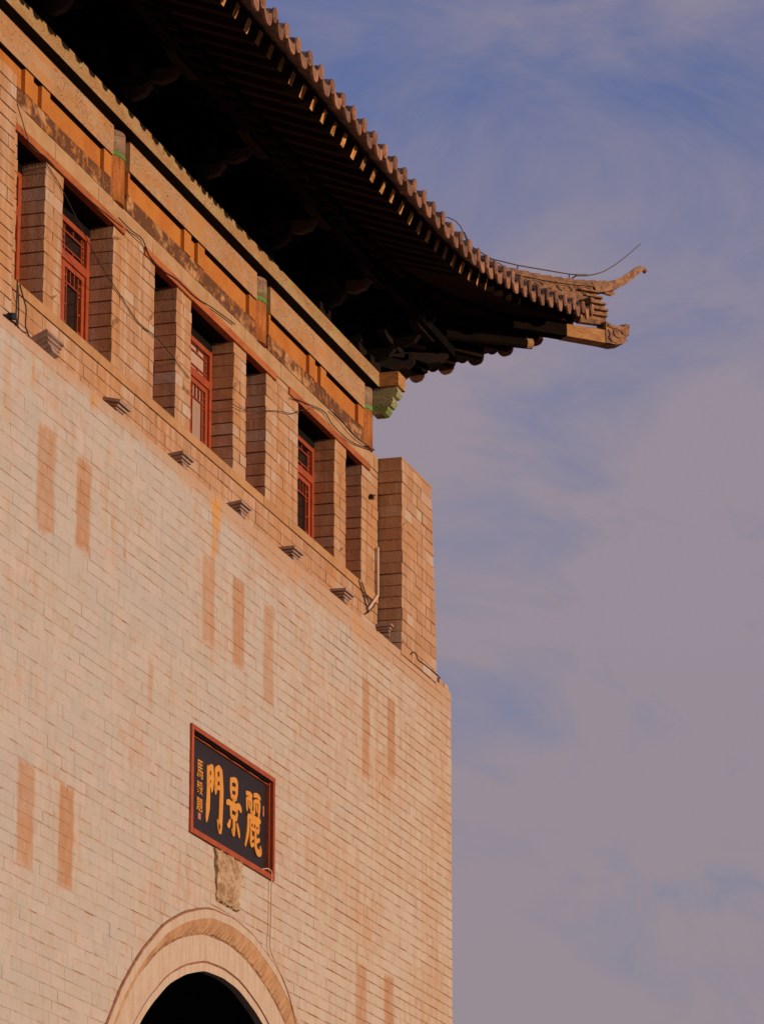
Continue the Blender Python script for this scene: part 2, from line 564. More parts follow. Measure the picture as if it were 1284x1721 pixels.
# ------------------------------------------------------------------ the setting: ground
g = MB()
g.add([(-3000, -3000, 0), (3000, -3000, 0), (3000, 3000, 0), (-3000, 3000, 0)], [(0, 1, 2, 3)])
tag(obj('ground', g, M['ground'], fix=False), kind='structure')

# ------------------------------------------------------------------ brick stock (shared meshes, 1 x 1 x 1, front at y = 0)


def brick_stock(mat, n=10, j=0.012, fd=.03):
    out = []
    for k in range(n):
        q = MB()
        h = lambda a: random.uniform(-a, a)
        bx, bz = .0015, .012
        p = []
        for (x, z) in ((-.5, -.5), (.5, -.5), (.5, .5), (-.5, .5)):
            p.append((x + h(.006), 1.0, z + h(.02)))
        f0 = []
        for (x, z) in ((-.5, -.5), (.5, -.5), (.5, .5), (-.5, .5)):
            f0.append((x + h(.006), fd, z + h(.03)))
        f1 = []
        for (x, z) in ((-.5 + bx, -.5 + bz), (.5 - bx, -.5 + bz), (.5 - bx, .5 - bz), (-.5 + bx, .5 - bz)):
            f1.append((x, h(j), z + h(.02)))
        fs = []
        for i in range(4):
            k2 = (i + 1) % 4
            fs.append((i, k2, 4 + k2, 4 + i))
            fs.append((4 + i, 4 + k2, 8 + k2, 8 + i))
        fs.append((8, 9, 10, 11))
        q.add(p + f0 + f1, fs, 0.0)
        me = q.mesh("brick")
        me.materials.append(mat)
        out.append((me, p + f0 + f1, fs))
    return out


STOCK_W = brick_stock(M['wall'], 12, .006, .012)
STOCK_T = brick_stock(M['tower'])


def lay(bricks, stock, parent, limit=300, mat=None, campos=Vector((0, -12, 1.6))):
    """bricks: (x, y_front, z, length, depth, height, turn); the ones that show largest become objects, the rest one part"""
    def vis(b):
        x, y, z = b[0], b[1], b[2]
        d = (Vector((x, y, z)) - campos).length
        out_ = 0 if in_view(x, y, z) else 1
        return (out_, d * d / max(b[3] * b[5], 1e-4))
    order = sorted(bricks, key=vis)
    rest = MB()
    for i, (x, y, z, l, dp, h, turn) in enumerate(order):
        me, vs_, fs = random.choice(stock)
        yj = random.uniform(-.0012, .0012) * (1 if stock is STOCK_W else 2)
        if i < limit:
            inst('brick', me, parent, (x, y + yj, z), rot=(0, 0, turn), scale=(l, dp, h))
        else:
            c, s = math.cos(turn), math.sin(turn)
            pts = []
            for a, b_, e in vs_:
                u, w = a * l, b_ * dp
                pts.append((x + u * c - w * s, y + yj + u * s + w * c, z + e * h))
            rest.add(pts, fs)
    if rest.v:
        obj('brick', rest, mat, parent, fix=False, kind='stuff')


FWD = Vector((math.cos(YAW) * math.cos(PITCH), math.sin(YAW) * math.cos(PITCH), math.sin(PITCH)))
RGT = Vector((math.sin(YAW), -math.cos(YAW), 0))
UPV = RGT.cross(FWD)


def in_view(x, y, z):
    q = Vector((x, y + 12.0, z - 1.6))
    w = q.dot(FWD)
    if w <= 0:
        return False
    return abs(q.dot(RGT) / w) < 642 / 7000 * 1.02 and abs(q.dot(UPV) / w) < 860 / 7000 * 1.02


# ------------------------------------------------------------------ lower gate wall
gate = empty('gate_wall', (36, 0, 0), "tall limewashed brick gate wall with an arched gateway below the plaque", "wall")
AX, AZ, AR = 35.84, 4.5, 3.45       # arch centre and inner radius
WX0, WX1, WTOP = 20.0, 43.87, 12.48
HC = 0.108
NX0, NX1 = 34.96, 37.34
mort = MB()
bricks = []
k = 0
zt = WTOP
while zt > 0.1:
    zc = zt - HC / 2
    # arch cut
    half = 0.0
    if zc < 4.33:
        half = 4.20
    elif zc < 4.33 + 4.20:
        half = math.sqrt(max(0, 4.20 ** 2 - (zc - 4.33) ** 2))
    x = WX1
    first = True
    while x > WX0:
        if k % 2 == 0:
            L = random.choice((.42, .42, .40, .21)) + random.uniform(-.02, .02)
        else:
            L = random.choice((.42, .21, .42, .36)) + random.uniform(-.02, .02)
        if first and k % 2:
            L = .21
        jx = random.uniform(-.009, .003) if first else 0
        first = False
        a, b_ = max(WX0, x - L), x + jx
        x -= L
        segs = [(a, b_)]
        if half:
            l_, r_ = 36.04 - half, 36.04 + half
            segs = []
            if a < l_:
                segs.append((a, min(b_, l_)))
            if b_ > r_:
                segs.append((max(a, r_), b_))
        if 9.17 < zc < 10.12:
            cut = []
            for s0, s1 in segs:
                if s0 < NX0:
                    cut.append((s0, min(s1, NX0)))
                if s1 > NX1:
                    cut.append((max(s0, NX1), s1))
            segs = cut
        for s0, s1 in segs:
            if s1 - s0 < .03:
                continue
            mort.add([(s0, .0028, zc - HC / 2), (s1, .0028, zc - HC / 2), (s1, .0028, zc + HC / 2), (s0, .0028, zc + HC / 2)], [(0, 1, 2, 3)])
            hide = max(.12, min(.62, .36 + .09 * (zc - 9.6) - .055 * (s0 - 35)))
            gp = 0.0 if random.random() < hide + .34 else random.choice((.002, .003, .004))
            hh = HC - (random.choice((.0, .001, .002)) if random.random() < hide else random.choice((.006, .008, .010, .013)))
            bricks.append(((s0 + s1) / 2, 0.0, zc + random.uniform(-.0015, .0015), s1 - s0 - gp, .055, hh, 0.0))
    # right-hand return of the wall
    y = 0.11 if k % 2 else .005
    while y < 13.8:
        L = .42 if (k % 2 == 0) else random.choice((.42, .21))
        L = min(L, 14.0 - y)
        bricks.append((WX1, y + L / 2, zc, L - .007, .055, HC - .008, math.pi / 2))
        y += L
    zt -= HC
    k += 1
lay(bricks, STOCK_W, gate, 300, M['wall'])

# mortar and core behind the bricks, with the passage cut out
core = mort
n = 48
for xs in (WX1 - .006,):
    core.add([(xs, .01, 0), (xs, 14, 0), (xs, 14, WTOP - .012), (xs, .01, WTOP - .012)], [(0, 1, 2, 3)])
obj('mortar_joint', core, M['wall_mortar'], gate)
body = MB()
body.box((WX0, .06, WTOP - .05), (WX1 - .03, 14, WTOP - .012))
obj('wall_walk', body, M['sill'], gate)
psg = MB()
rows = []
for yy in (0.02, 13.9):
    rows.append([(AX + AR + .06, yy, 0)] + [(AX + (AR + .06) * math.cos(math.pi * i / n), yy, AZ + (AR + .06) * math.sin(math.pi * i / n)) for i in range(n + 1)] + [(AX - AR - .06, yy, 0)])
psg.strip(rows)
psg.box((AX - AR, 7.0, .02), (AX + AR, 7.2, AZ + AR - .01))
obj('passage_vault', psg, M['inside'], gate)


C_IN, C_RED, C_DENT, C_OUT = (35.83, 4.52), (35.84, 4.49), (35.86, 4.19), (36.04, 4.33)


def arc_pt(c, r_, t, y_):
    return (c[0] + r_ * math.cos(t), y_, c[1] + r_ * math.sin(t))


def ring(name, prof, mat, n=96, a0=-4, a1=184):
    """profile of (centre, radius, y) swept round the arch"""
    q = MB()
    rows = []
    for i in range(n + 1):
        t = R(a0 + (a1 - a0) * i / n)
        wob = 1 + .0007 * math.sin(t * 23) + .0006 * math.sin(t * 41 + 1) + random.uniform(-.0005, .0005)
        rows.append([arc_pt(c, r_ * wob, t, y_) for c, r_, y_ in prof])
    q.strip(rows)
    return obj(name, q, mat, gate, fix=False, smooth=False)


ring('arch_rim', [(C_IN, 3.45, .07), (C_IN, 3.45, -.003), (C_RED, 3.555, -.003), (C_RED, 3.555, .02)], M['lime'])
ring('arch_joint', [(C_RED, 3.55, .004), (C_RED, 3.582, .004)], M['red_joint'])
ring('arch_band', [(C_RED, 3.575, .02), (C_RED, 3.575, -.008), (C_DENT, 4.125, -.010), (C_DENT, 4.135, .01)], M['lime'])
ring('arch_backing', [(C_DENT, 4.12, .004), (C_OUT, 4.16, .000)], M['red_joint'])
ring('arch_fillet', [(C_OUT, 4.150, .01), (C_OUT, 4.150, -.022), (C_OUT, 4.225, -.022), (C_OUT, 4.23, -.018)], M['lime'])
ring('arch_outer_joint', [(C_OUT, 4.225, -.020), (C_OUT, 4.245, -.014), (C_OUT, 4.255, .012)], M['red_joint'])
ring('arch_tooth_joint', [(C_DENT, 4.108, -.0112), (C_DENT, 4.128, -.0125)], M['tower_mortar'])
vou = MB()
nt = 150
for i in range(nt):
    t0 = R(-4 + 188 * (i + .06) / nt)
    t1 = R(-4 + 188 * (i + .94) / nt)
    k_ = random.uniform(-.012, .006)
    pr = [(C_DENT, 4.130 + k_, -.004), (C_DENT, 4.132 + k_, -.012), (C_OUT, 4.10, -.016), (C_OUT, 4.155, -.020), (C_OUT, 4.155, .0)]
    a_ = [arc_pt(c, r_, t0, y_) for c, r_, y_ in pr]
    b2 = [arc_pt(c, r_, t1, y_) for c, r_, y_ in pr]
    vou.add(a_ + b2, [(0, 1, 2, 3, 4), (9, 8, 7, 6, 5)] + [(j, j + 5, (j + 1) % 5 + 5, (j + 1) % 5) for j in range(5)])
obj('voussoir', vou, M['brown_ring'], gate, kind='stuff')
# crumbling coping bricks at the right-hand end of the wall top
for i in range(9):
    x = 42.62 + i * .135
    h_ = (.10 if x < 43.3 else .06) * random.uniform(.55, 1.1)
    q = MB().box((x - .06, .0 + random.uniform(0, .03), WTOP - .004), (x + .065, .25, WTOP + h_), .012)
    obj('coping_stone', q, M['tower'], gate, at=(x, .1, WTOP))

# ------------------------------------------------------------------ upper gate tower
tower = empty('gate_tower', (36, .25, 12.48), "brick gate tower with slit windows, orange frieze and deep upturned tiled eave", "tower")
YT = .25
TX0, TX1 = 27.0, 41.80
OPEN = [(28.0, 29.2, 0), (30.95, 31.62, 1), (32.05, 33.33, 2), (34.46, 35.08, 1), (35.52, 36.80, 2), (37.20, 37.82, 1), (38.91, 40.18, 2), (40.60, 41.17, 1)]
SILL0, SILL1, HEAD = 13.0, 13.10, 14.41
tb = []


def course(x0, x1, zc, h, k, y=YT, dp=.06, Ls=(.40, .38, .20), end_dp=None):
    x = x0
    first = True
    while x < x1 - 1e-6:
        L = random.choice(Ls)
        if first and k % 2:
            L = .20
        if x1 - (x + L) < .12:
            L = x1 - x
        d_ = dp
        if end_dp and (first or x + L > x1 - 1e-6):
            d_ = end_dp
        jx0 = random.uniform(-.010, .010) if (first or x + L > x1 - 1e-6) else 0
        tb.append((x + L / 2 + jx0, y, zc, L - .008, d_, h - random.choice((.008, .010, .013)), 0.0))
        x += L
        first = False


for i in range(5):
    course(29.3, TX1, SILL0 - .061 - i * .122, .122, i)
piers = []
ed = 29.2
for a, b_, w in OPEN[1:]:
    piers.append((ed, a))
    ed = b_
piers.append((ed, TX1))
nc = 11
hc = (HEAD - SILL1) / nc
for i in range(nc):
    for (a, b_) in piers:
        course(a, b_, SILL1 + hc * (i + .5), hc, i, end_dp=.24)
LINT = [(29.2, 30.75), (30.75, 33.60), (34.14, 38.12), (38.56, 41.45)]
for a, b_ in ((33.60, 34.14), (38.12, 38.56), (41.45, TX1)):
    course(a, b_, HEAD + .035, .07, 0)
lay(tb, STOCK_T, tower, 300, M['tower'])
# sill stones and the beige band of long blocks
x = 29.3
while x < TX1 - .01:
    L = min(random.uniform(.8, 1.3), TX1 - x)
    if TX1 - x - L < .3:
        L = TX1 - x
    q = MB().box((x + .002, YT - .008, SILL0 + .004), (x + L - .002, .5, SILL1 - .003), .0015)
    obj('sill_stone', q, M['sill'], tower, at=(x, YT, SILL0))
    x += L
x = 29.3
while x < TX1 - .01:
    L = min(random.uniform(.34, .42), TX1 - x)
    if TX1 - x - L < .15:
        L = TX1 - x
    q = MB().box((x + .002, YT - .003, HEAD + .074), (x + L - .002, .32, 14.655), .002)
    obj('band_block', q, M['band'], tower, at=(x, YT, HEAD))
    x += L
for a, b_ in LINT:
    q = MB().box((a + .003, YT - .02, HEAD - .002), (b_ - .003, YT + .05, HEAD + .07), .003)
    obj('lintel', q, M['lintel'], tower)
# mortar core of the piers, the base and the return wall
q = MB()
for (a, b_) in piers:
    q.box((a + .018, YT + .004, SILL1 - .004), (b_ - .018, .6, HEAD + .07))
q.box((TX0, YT + .004, WTOP - .1), (TX1 - .006, .62, SILL0 + .001))
q.box((TX0, YT + .04, HEAD + .075), (TX1 - .006, .62, 14.66))
obj('mortar_joint', q, M['tower_mortar'], tower)
q = MB()
q.box((TX1 - .35, .60, WTOP), (TX1 - .002, 8.5, 14.66))
q.box((TX0, 8.2, WTOP), (TX1 - .35, 8.5, 14.66))
q.box((TX0, .3, WTOP), (29.2, .6, 14.66))
obj('return_wall', q, M['valance'], tower)
# soffit boards over the window recesses and the dark room behind
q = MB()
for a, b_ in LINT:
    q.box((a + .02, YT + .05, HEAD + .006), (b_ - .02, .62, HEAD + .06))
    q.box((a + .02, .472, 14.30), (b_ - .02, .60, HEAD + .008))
obj('recess_soffit', q, M['shaded_wood'], tower)
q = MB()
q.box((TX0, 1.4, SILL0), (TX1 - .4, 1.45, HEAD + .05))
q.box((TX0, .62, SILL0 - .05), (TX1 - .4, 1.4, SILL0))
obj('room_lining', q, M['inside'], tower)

# brick pilaster at the left end
pil = obj('pilaster', MB().box((29.2, .205, WTOP), (30.735, .26, 14.86)), M['tower_mortar'], tower)
tb = []
for i in range(20):
    course(29.4, 30.745, WTOP + .06 + i * .119, .119, i, y=.19, dp=.05, end_dp=.055)
for b_ in tb:
    me = random.choice(STOCK_T)[0]
    inst('brick', me, pil, (b_[0], b_[1], b_[2]), scale=(b_[3], b_[4], b_[5]))


# ---- windows
def window(a, b_, wide, pale_pane=False):
    y0 = .47
    z0, z1 = SILL1 + .002, 14.30
    zc0, zc1 = 13.905, 13.985
    fr = MB()
    fw = .075
    fr.box((a + .003, y0, z0), (a + fw, y0 + .08, z1))
    fr.box((b_ - fw, y0, z0), (b_ - .003, y0 + .08, z1))
    fr.box((a + fw, y0 + .003, z1 - .05), (b_ - fw, y0 + .08, z1 - .001))
    fr.box((a + fw, y0 + .002, zc0), (b_ - fw, y0 + .08, zc1))
    fr.box((a + fw, y0 + .003, z0 + .001), (b_ - fw, y0 + .08, z0 + .03))
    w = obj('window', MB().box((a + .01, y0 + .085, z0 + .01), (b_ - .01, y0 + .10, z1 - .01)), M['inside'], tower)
    obj('frame', fr, M['frame'], w)
    xs = [(a + fw, b_ - fw)] if not wide else [(a + fw, (a + b_) / 2), ((a + b_) / 2, b_ - fw)]
    y1 = y0 + .018
    for (s0, s1) in xs:
        sf = MB()
        st = .07
        sf.box((s0 + .003, y1, z0 + .032), (s0 + st, y1 + .04, zc0 - .002))
        sf.box((s1 - st, y1, z0 + .032), (s1 - .003, y1 + .04, zc0 - .002))
        sf.box((s0 + st, y1 + .001, zc0 - .05), (s1 - st, y1 + .04, zc0 - .003))
        sf.box((s0 + st, y1 + .001, z0 + .033), (s1 - st, y1 + .04, z0 + .08))
        obj('sash', sf, M['frame'], w)
        la = MB()

        def V(x, za, zb):
            la.box((x - .006, y1 + .008, za), (x + .006, y1 + .024, zb))

        def Hh(z, xa, xb):
            la.box((xa, y1 + .009, z - .006), (xb, y1 + .023, z + .006))
        i0, i1 = s0 + st, s1 - st
        b0, b1 = z0 + .08, zc0 - .05
        if i1 - i0 > .18:
            o1 = .065
            V(i0 + o1, b0, b1)
            V(i1 - o1, b0, b1)
            Hh(b1 - .13, i0, i1)
            Hh(b1 - .065, i0, i0 + o1)
            Hh(b1 - .065, i1 - o1, i1)
            Hh(b0 + .065, i0, i1)
            V((i0 + i1) / 2 - .05, b1 - .13, b1)
            V((i0 + i1) / 2 + .05, b1 - .13, b1)
            for zz in (.25, .5, .75):
                Hh(b0 + (b1 - b0) * zz, i0, i0 + o1)
                Hh(b0 + (b1 - b0) * zz, i1 - o1, i1)
        else:
            V((i0 + i1) / 2, b0, b1)
            for zz in (.2, .4, .6, .8):
                Hh(b0 + (b1 - b0) * zz, i0, i1)
        # transom lattice
        t0, t1 = zc1, z1 - .05
        u0, u1 = s0 + .004, s1 - .004
        o2 = .06
        Hh(t0 + o2, u0, u1)
        Hh(t1 - o2, u0, u1)
        V(u0 + o2, t0, t1)
        V(u1 - o2, t0, t1)
        V((u0 + u1) / 2, t0, t0 + o2)
        V((u0 + u1) / 2, t1 - o2, t1)
        Hh((t0 + t1) / 2 + .03, u0, u0 + o2)
        Hh((t0 + t1) / 2 + .03, u1 - o2, u1)
        Hh((t0 + t1) / 2 - .03, u0, u0 + o2)
        Hh((t0 + t1) / 2 - .03, u1 - o2, u1)
        V(u0 + .012, t0, t1)
        V(u1 - .012, t0, t1)
        obj('lattice', la, M['frame'], w)
        obj('pane', MB().box((i0 - .01, y1 + .026, b0 - .01), (i1 + .01, y1 + .032, b1 + .01)), M['pale_pane'] if pale_pane else M['glass'], w)
        obj('pane', MB().box((u0, y1 + .026, t0), (u1, y1 + .032, t1)), M['pale_pane'] if pale_pane else M['glass'], w)
    return w


for a, b_, w in OPEN[1:]:
    window(a, b_, w == 2, pale_pane=(a == 35.52))

# ---- frieze: columns, rail, panels, studs, architrave, plate beam
COLS = [29.25, 33.43, 37.64, 41.42]
CR = .27
YC = .475
for i, cx in enumerate(COLS):
    q = MB()
    q.tube([(cx, YC, 14.645), (cx, YC, 15.075)], CR, 28)
    c = obj('column', q, M['column'], tower, smooth=False)
    for pl in c.data.polygons:
        pl.use_smooth = len(pl.vertices) == 4
    q = MB().tube([(cx, YC, 15.118), (cx, YC, 15.345)], CR + .003, 28)
    c2 = obj('column_head', q, M['col_paint'], c)
    for pl in c2.data.polygons:
        pl.use_smooth = len(pl.vertices) == 4
    q = MB().tube([(cx, YC, 15.072), (cx, YC, 15.12)], CR + .005, 28)
    c3 = obj('column_band', q, M['green'], c)
    for pl in c3.data.polygons:
        pl.use_smooth = len(pl.vertices) == 4
for i in range(3):
    a, b_ = COLS[i] + CR - .05, COLS[i + 1] - CR + .05
    mid = (a + b_) / 2
    obj('rail', MB().box((a, .242, 14.657), (b_, .36, 14.815), .002), M['rail'], tower)
    obj('panel', MB().box((a, .272, 14.812), (b_, .33, 15.033)), M['panel'], tower)
    for s0, s1 in ((a, a + .02 + .03), (mid - .30, mid - .10), (mid + .10, mid + .30), (b_ - .20, b_)):
        obj('stud', MB().box((s0, .234, 14.817), (s1, .30, 15.033)), M['panel'], tower)
    obj('architrave', MB().box((a, .220, 15.038), (b_, .40, 15.335), .002), M['archi'], tower)
    obj('architrave_shade', MB().box((a + .01, .223, 15.0345), (b_ - .01, .40, 15.037)), M['shaded_wood'], tower)  # thin added sheet, its colour carries the shade under the architrave
obj('beam_shade', MB().box((27, .121, 15.3335), (41.60, .70, 15.336)), M['shaded_wood'], tower)  # thin added sheet coloured as the unlit underside of the plate beam
obj('plate_beam', MB().box((27, .118, 15.337), (41.62, .70, 15.50)), M['pingban'], tower)
# ends of the side beams, crossing the front at the corner
q = MB().box((41.40, -.10, 15.34), (41.68, .117, 15.497))
obj('beam_end', q, M['beam_end'], tower)
prof = [(.10, 15.335), (-.07, 15.335), (-.085, 15.28), (-.06, 15.235), (-.02, 15.225), (-.03, 15.18), (.0, 15.13), (.03, 15.125), (.03, 15.09), (.06, 15.05), (.10, 15.04), (.20, 15.04), (.20, 15.335)]
q = MB().prism(prof, lambda y, z: (41.44, y, z), lambda y, z: (41.62, y, z))
obj('scroll_end', q, M['scroll'], tower)
# right-hand side frieze (seen only from the side)
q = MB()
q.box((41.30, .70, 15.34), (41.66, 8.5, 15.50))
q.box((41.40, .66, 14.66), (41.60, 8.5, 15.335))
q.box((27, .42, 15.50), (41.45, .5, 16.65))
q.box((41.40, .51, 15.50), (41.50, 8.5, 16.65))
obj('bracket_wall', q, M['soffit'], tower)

# ------------------------------------------------------------------ eave geometry
Xc, Yc = 41.70, .42
CXc, CYc = 43.846, -1.726
ZD = [(0, 16.70), (.26, 16.63), (.69, 16.545), (1.08, 16.455), (1.59, 16.34), (2.05, 16.235), (2.47, 16.15), (2.92, 16.065), (3.35, 15.985), (3.83, 15.90), (4.27, 15.83), (4.69, 15.78), (5.08, 15.75), (5.5, 15.72), (6.5, 15.685), (7.5, 15.665), (8.5, 15.66), (40, 15.66)]


def zd(d):
    d = max(0, d)
    for (a, za), (b_, zb) in zip(ZD, ZD[1:]):
        if d <= b_:
            return za + (zb - za) * (d - a) / (b_ - a)
    return 15.66


def flare(d):
    return .146 * max(0, 1 - max(d, 0) / 4.0) ** 2


def mir(p):
    return (Xc + (Yc - p[1]), Yc + (Xc - p[0]), p[2])


def E(side, d, inn, z):
    if side:
        z -= .11 * min(1.0, max(0.0, d) / .9)
    p = (CXc - d, Yc - 2.0 - flare(d) + inn, z)
    return p if side == 0 else mir(p)


def roof_z(d, inn):
    return 15.66 + (zd(d) - 15.66) * math.exp(-inn / 4.0) + .36 * inn + .03 * inn * inn


roof = obj('roof', MB().box((30, 2.5, 17.2), (39, 6.5, 17.3)), M['tile'], tower)   # replaced below by the real sheathing
bpy.data.objects.remove(roof)
DL, DS = 16.5, 9.0
UM = 4.4


def inn_max(d):
    return min(UM, d + (2.146 - 2.0 - flare(d)) + .0)


q = MB()
for side, dl in ((0, DL), (1, DS)):
    rows = []
    ds = [0.0, .1, .25, .45, .7, 1, 1.4, 1.8, 2.3, 2.8, 3.4, 4.0, 4.6, 5.4, 6.5, 8, 10, 13, 16.5]
    for d in [x for x in ds if x <= dl + .01]:
        im = max(.02, inn_max(d))
        rows.append([E(side, d, im * t / 8, roof_z(d, im * t / 8) + .10) for t in range(9)])
    q.strip(rows)
    # upper roof
    if side == 0:
        rows = [[E(0, d, UM, roof_z(d, UM) + .10), E(0, d, UM + 2.0, roof_z(d, UM) + 1.6)] for d in (UM, 16.5)]
        q.strip(rows)
roof = obj('roof', q, M['tile'], tower, smooth=True, fix=False)

SP = .345


def tile_end_mesh():
    q = MB()
    n_ = 12
    r_ = .070
    cen = [(r_ * math.cos(2 * math.pi * i / n_), r_ * math.sin(2 * math.pi * i / n_)) for i in range(n_)]
    q.prism(cen, lambda a, b_: (a, -.008, b_), lambda a, b_: (a, .012, b_))
    q.prism([(a * .62, b_ * .62) for a, b_ in cen], lambda a, b_: (a, -.013, b_), lambda a, b_: (a, -.007, b_))
    q.r = [0.0] * len(q.r)
    me = q.mesh('tile_end')
    fix_normals(me)
    me.materials.append(M['tile_end'])
    return me


def drip_mesh():
    q = MB()
    po = [(-.105, .15), (-.10, .085), (-.078, .035), (-.05, .008), (-.02, .0), (.02, .0), (.05, .008), (.078, .035), (.10, .085), (.105, .15), (.06, .12), (0, .11), (-.06, .12)]
    q.prism(po, lambda a, b_: (a, -.010 - .03 * (.13 - b_), b_), lambda a, b_: (a, .012 - .03 * (.13 - b_), b_))
    # pan behind it
    rows = [[(a, y_, .10 + .035 * (a / .115) ** 2 + y_ * .36) for a in (-.115, -.06, 0, .06, .115)] for y_ in (0, .2, .42)]
    q.strip(rows)
    q.r = [0.0] * len(q.r)
    me = q.mesh('drip_tile')
    me.materials.append(M['tile_end'])
    return me


TE, DT = tile_end_mesh(), drip_mesh()


def tile_row(side, d):
    im = inn_max(d)
    if im < .12:
        return
    q = MB()
    nseg = max(2, int(im / .3))
    r_ = .068
    for s_ in range(nseg):
        u0, u1 = im * s_ / nseg, im * (s_ + 1) / nseg
        rows = []
        for u, rr in ((u0, r_ + .006), (u0 + .03, r_ + .006), (u0 + .035, r_), (u1 + .01, r_ - .002)):
            ring_ = []
            for k_ in range(7):
                t = math.pi * k_ / 6
                p = E(side, d + rr * math.cos(t) * (1 if side == 0 else 1), u, roof_z(d, u) + .145 - .03 * max(0, 1 - d / 3.0) * math.exp(-u) + rr * math.sin(t))
                ring_.append(p)
            rows.append(ring_)
        q.strip(rows, rnd=random.random())
    obj('tile_row', q, M['tile'], roof, fix=False, smooth=False, at=E(side, d, 0, zd(d)))


for side, dl in ((0, 15.6), (1, 8.0)):
    k_ = 0
    while True:
        d = .16 + k_ * SP
        if d > dl:
            break
        slope = (zd(d - .15) - zd(d + .15)) / .3
        rz = math.atan(slope) * (1 if side == 0 else 1)
        jr = random.uniform(-.06, .06)
        p = E(side, d, -.012, zd(d) + .155 - .03 * max(0, 1 - d / 3.0) + random.uniform(-.006, .006))
        rot = (0.10, -rz + jr, 0) if side == 0 else (0.10, rz + jr, math.pi / 2)
        inst('tile_end', TE, roof, p, rot=rot)
        tile_row(side, d)
        d2 = d + SP / 2
        slope = (zd(d2 - .15) - zd(d2 + .15)) / .3
        rz = math.atan(slope)
        p = E(side, d2, .0, zd(d2) + random.uniform(-.006, .006))
        rot = (random.uniform(-.04, .08), -rz + random.uniform(-.05, .05), random.uniform(-.04, .04)) if side == 0 else (0, rz, math.pi / 2)
        inst('drip_tile', DT, roof, p, rot=rot)
        k_ += 1

# edge board, soffit boards, rafters
D0 = 4.4


def root(side, d, inn=2.0, z=16.40):
    if d >= D0:
        return E(side, d, inn, z)
    # fan towards the corner post
    t = d / D0
    x_out = CXc - D0
    px = (Xc - .25) + (x_out - (Xc - .25)) * t
    p = (px, Yc - 2.0 + inn + .25 * (1 - t), z + .06 * (1 - t))
    return p if side == 0 else mir(p)


def lerp(p, q_, t):
    return tuple(a + (b_ - a) * t for a, b_ in zip(p, q_))


eave = empty('eave', (36, .25, 15.6), parent=tower)
for side, dl in ((0, 16.0), (1, 8.2)):
    q = MB()
    ds = [x * .3 for x in range(int(dl / .3) + 1)]
    rows = []
    for d in ds:
        z = zd(d)
        rows.append([E(side, d, .19, z + .135), E(side, d, .19, z + .205), E(side, d, .26, z + .215)])
    q.strip(rows)
    obj('edge_board', q, M['rafter_red'], eave, fix=False)
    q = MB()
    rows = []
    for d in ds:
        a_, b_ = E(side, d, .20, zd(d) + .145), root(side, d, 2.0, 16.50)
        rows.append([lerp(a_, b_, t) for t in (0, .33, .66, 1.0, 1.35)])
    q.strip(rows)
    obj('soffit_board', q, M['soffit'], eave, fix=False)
    k_ = 0
    while True:
        d = .30 + k_ * SP * .94
        if d > dl - .3:
            break
        k_ += 1
        e_ = Vector(E(side, d, .20, zd(d) + .050 + random.uniform(-.01, .01)))
        r_ = Vector(root(side, d, 2.0, 16.41))
        dr = (r_ - e_).normalized()
        e2 = e_ - dr * 0.0
        q = MB().bar(e2, e_ + dr * 1.15, .10, .125)
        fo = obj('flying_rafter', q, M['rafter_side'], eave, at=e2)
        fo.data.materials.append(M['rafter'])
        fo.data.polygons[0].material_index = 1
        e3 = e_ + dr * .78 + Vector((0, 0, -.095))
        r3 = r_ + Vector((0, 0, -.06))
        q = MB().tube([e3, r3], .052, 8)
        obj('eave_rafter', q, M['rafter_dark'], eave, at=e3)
# eave purlins
q = MB()
q.tube([(27, -.42, 16.13), (41.5, -.42, 16.13)], .10, 12)
q.tube([mir((41.5, -.42, 16.13)), mir((33.5, -.42, 16.13))], .10, 12)
q.box((27, -.47, 15.93), (42.4, -.37, 16.035))
q.box((42.5, -.3, 15.93), (42.6, 8.0, 16.035))
obj('eave_purlin', q, M['soffit'], eave)


# corner beam with beast-head cap
def dg(t, z, off=0.0):
    """point on the diagonal through the corner column; off is sideways"""
    return (Xc + t + off * .7071, Yc - t + off * .7071, z)


q = MB()
cb = [(0.2, 16.34, 16.50), (1.0, 16.40, 16.55), (1.5, 16.43, 16.57), (1.9, 16.437, 16.57), (2.20, 16.435, 16.60)]
rows = []
for t, za, zb in cb:
    rows.append([dg(t, za, -.085), dg(t, zb, -.085), dg(t, zb, .085), dg(t, za, .085), dg(t, za, -.085)])
q.strip(rows)
q.add([dg(2.20, 16.435, -.085), dg(2.20, 16.60, -.085), dg(2.20, 16.60, .085), dg(2.20, 16.435, .085)], [(0, 1, 2, 3)])
obj('corner_beam', q, M['rafter_dark'], eave)  # inner beam darkened by colour for the shade of the front eave
q = MB()
rows = [[dg(t, 16.432, -.089), dg(t, 16.575 + .01 * (t > 2), -.089), dg(t, 16.575 + .01 * (t > 2), .089), dg(t, 16.432, .089), dg(t, 16.432, -.089)] for t in (1.84, 2.1, 2.205)]
q.strip(rows)
q.add(rows[0][:4], [(0, 1, 2, 3)])
q.add(rows[-1][:4], [(0, 1, 2, 3)])
obj('beam_nose', q, M['beam_end'], eave)  # sunlit stretch of the same beam, set off by its lighter colour
q = MB()
q.tube([dg(.1, 16.20), dg(.8, 16.23), dg(1.5, 16.29)], .06, 10)
obj('lower_corner_beam', q, M['rafter_dark'], eave)
q = MB().tube([dg(1.49, 16.289), dg(1.545, 16.295)], .062, 12)
obj('beam_cap', q, M['pingban'], eave)
def dgb(t, z, off=0.0):
    return dg(t - .032, z, off)


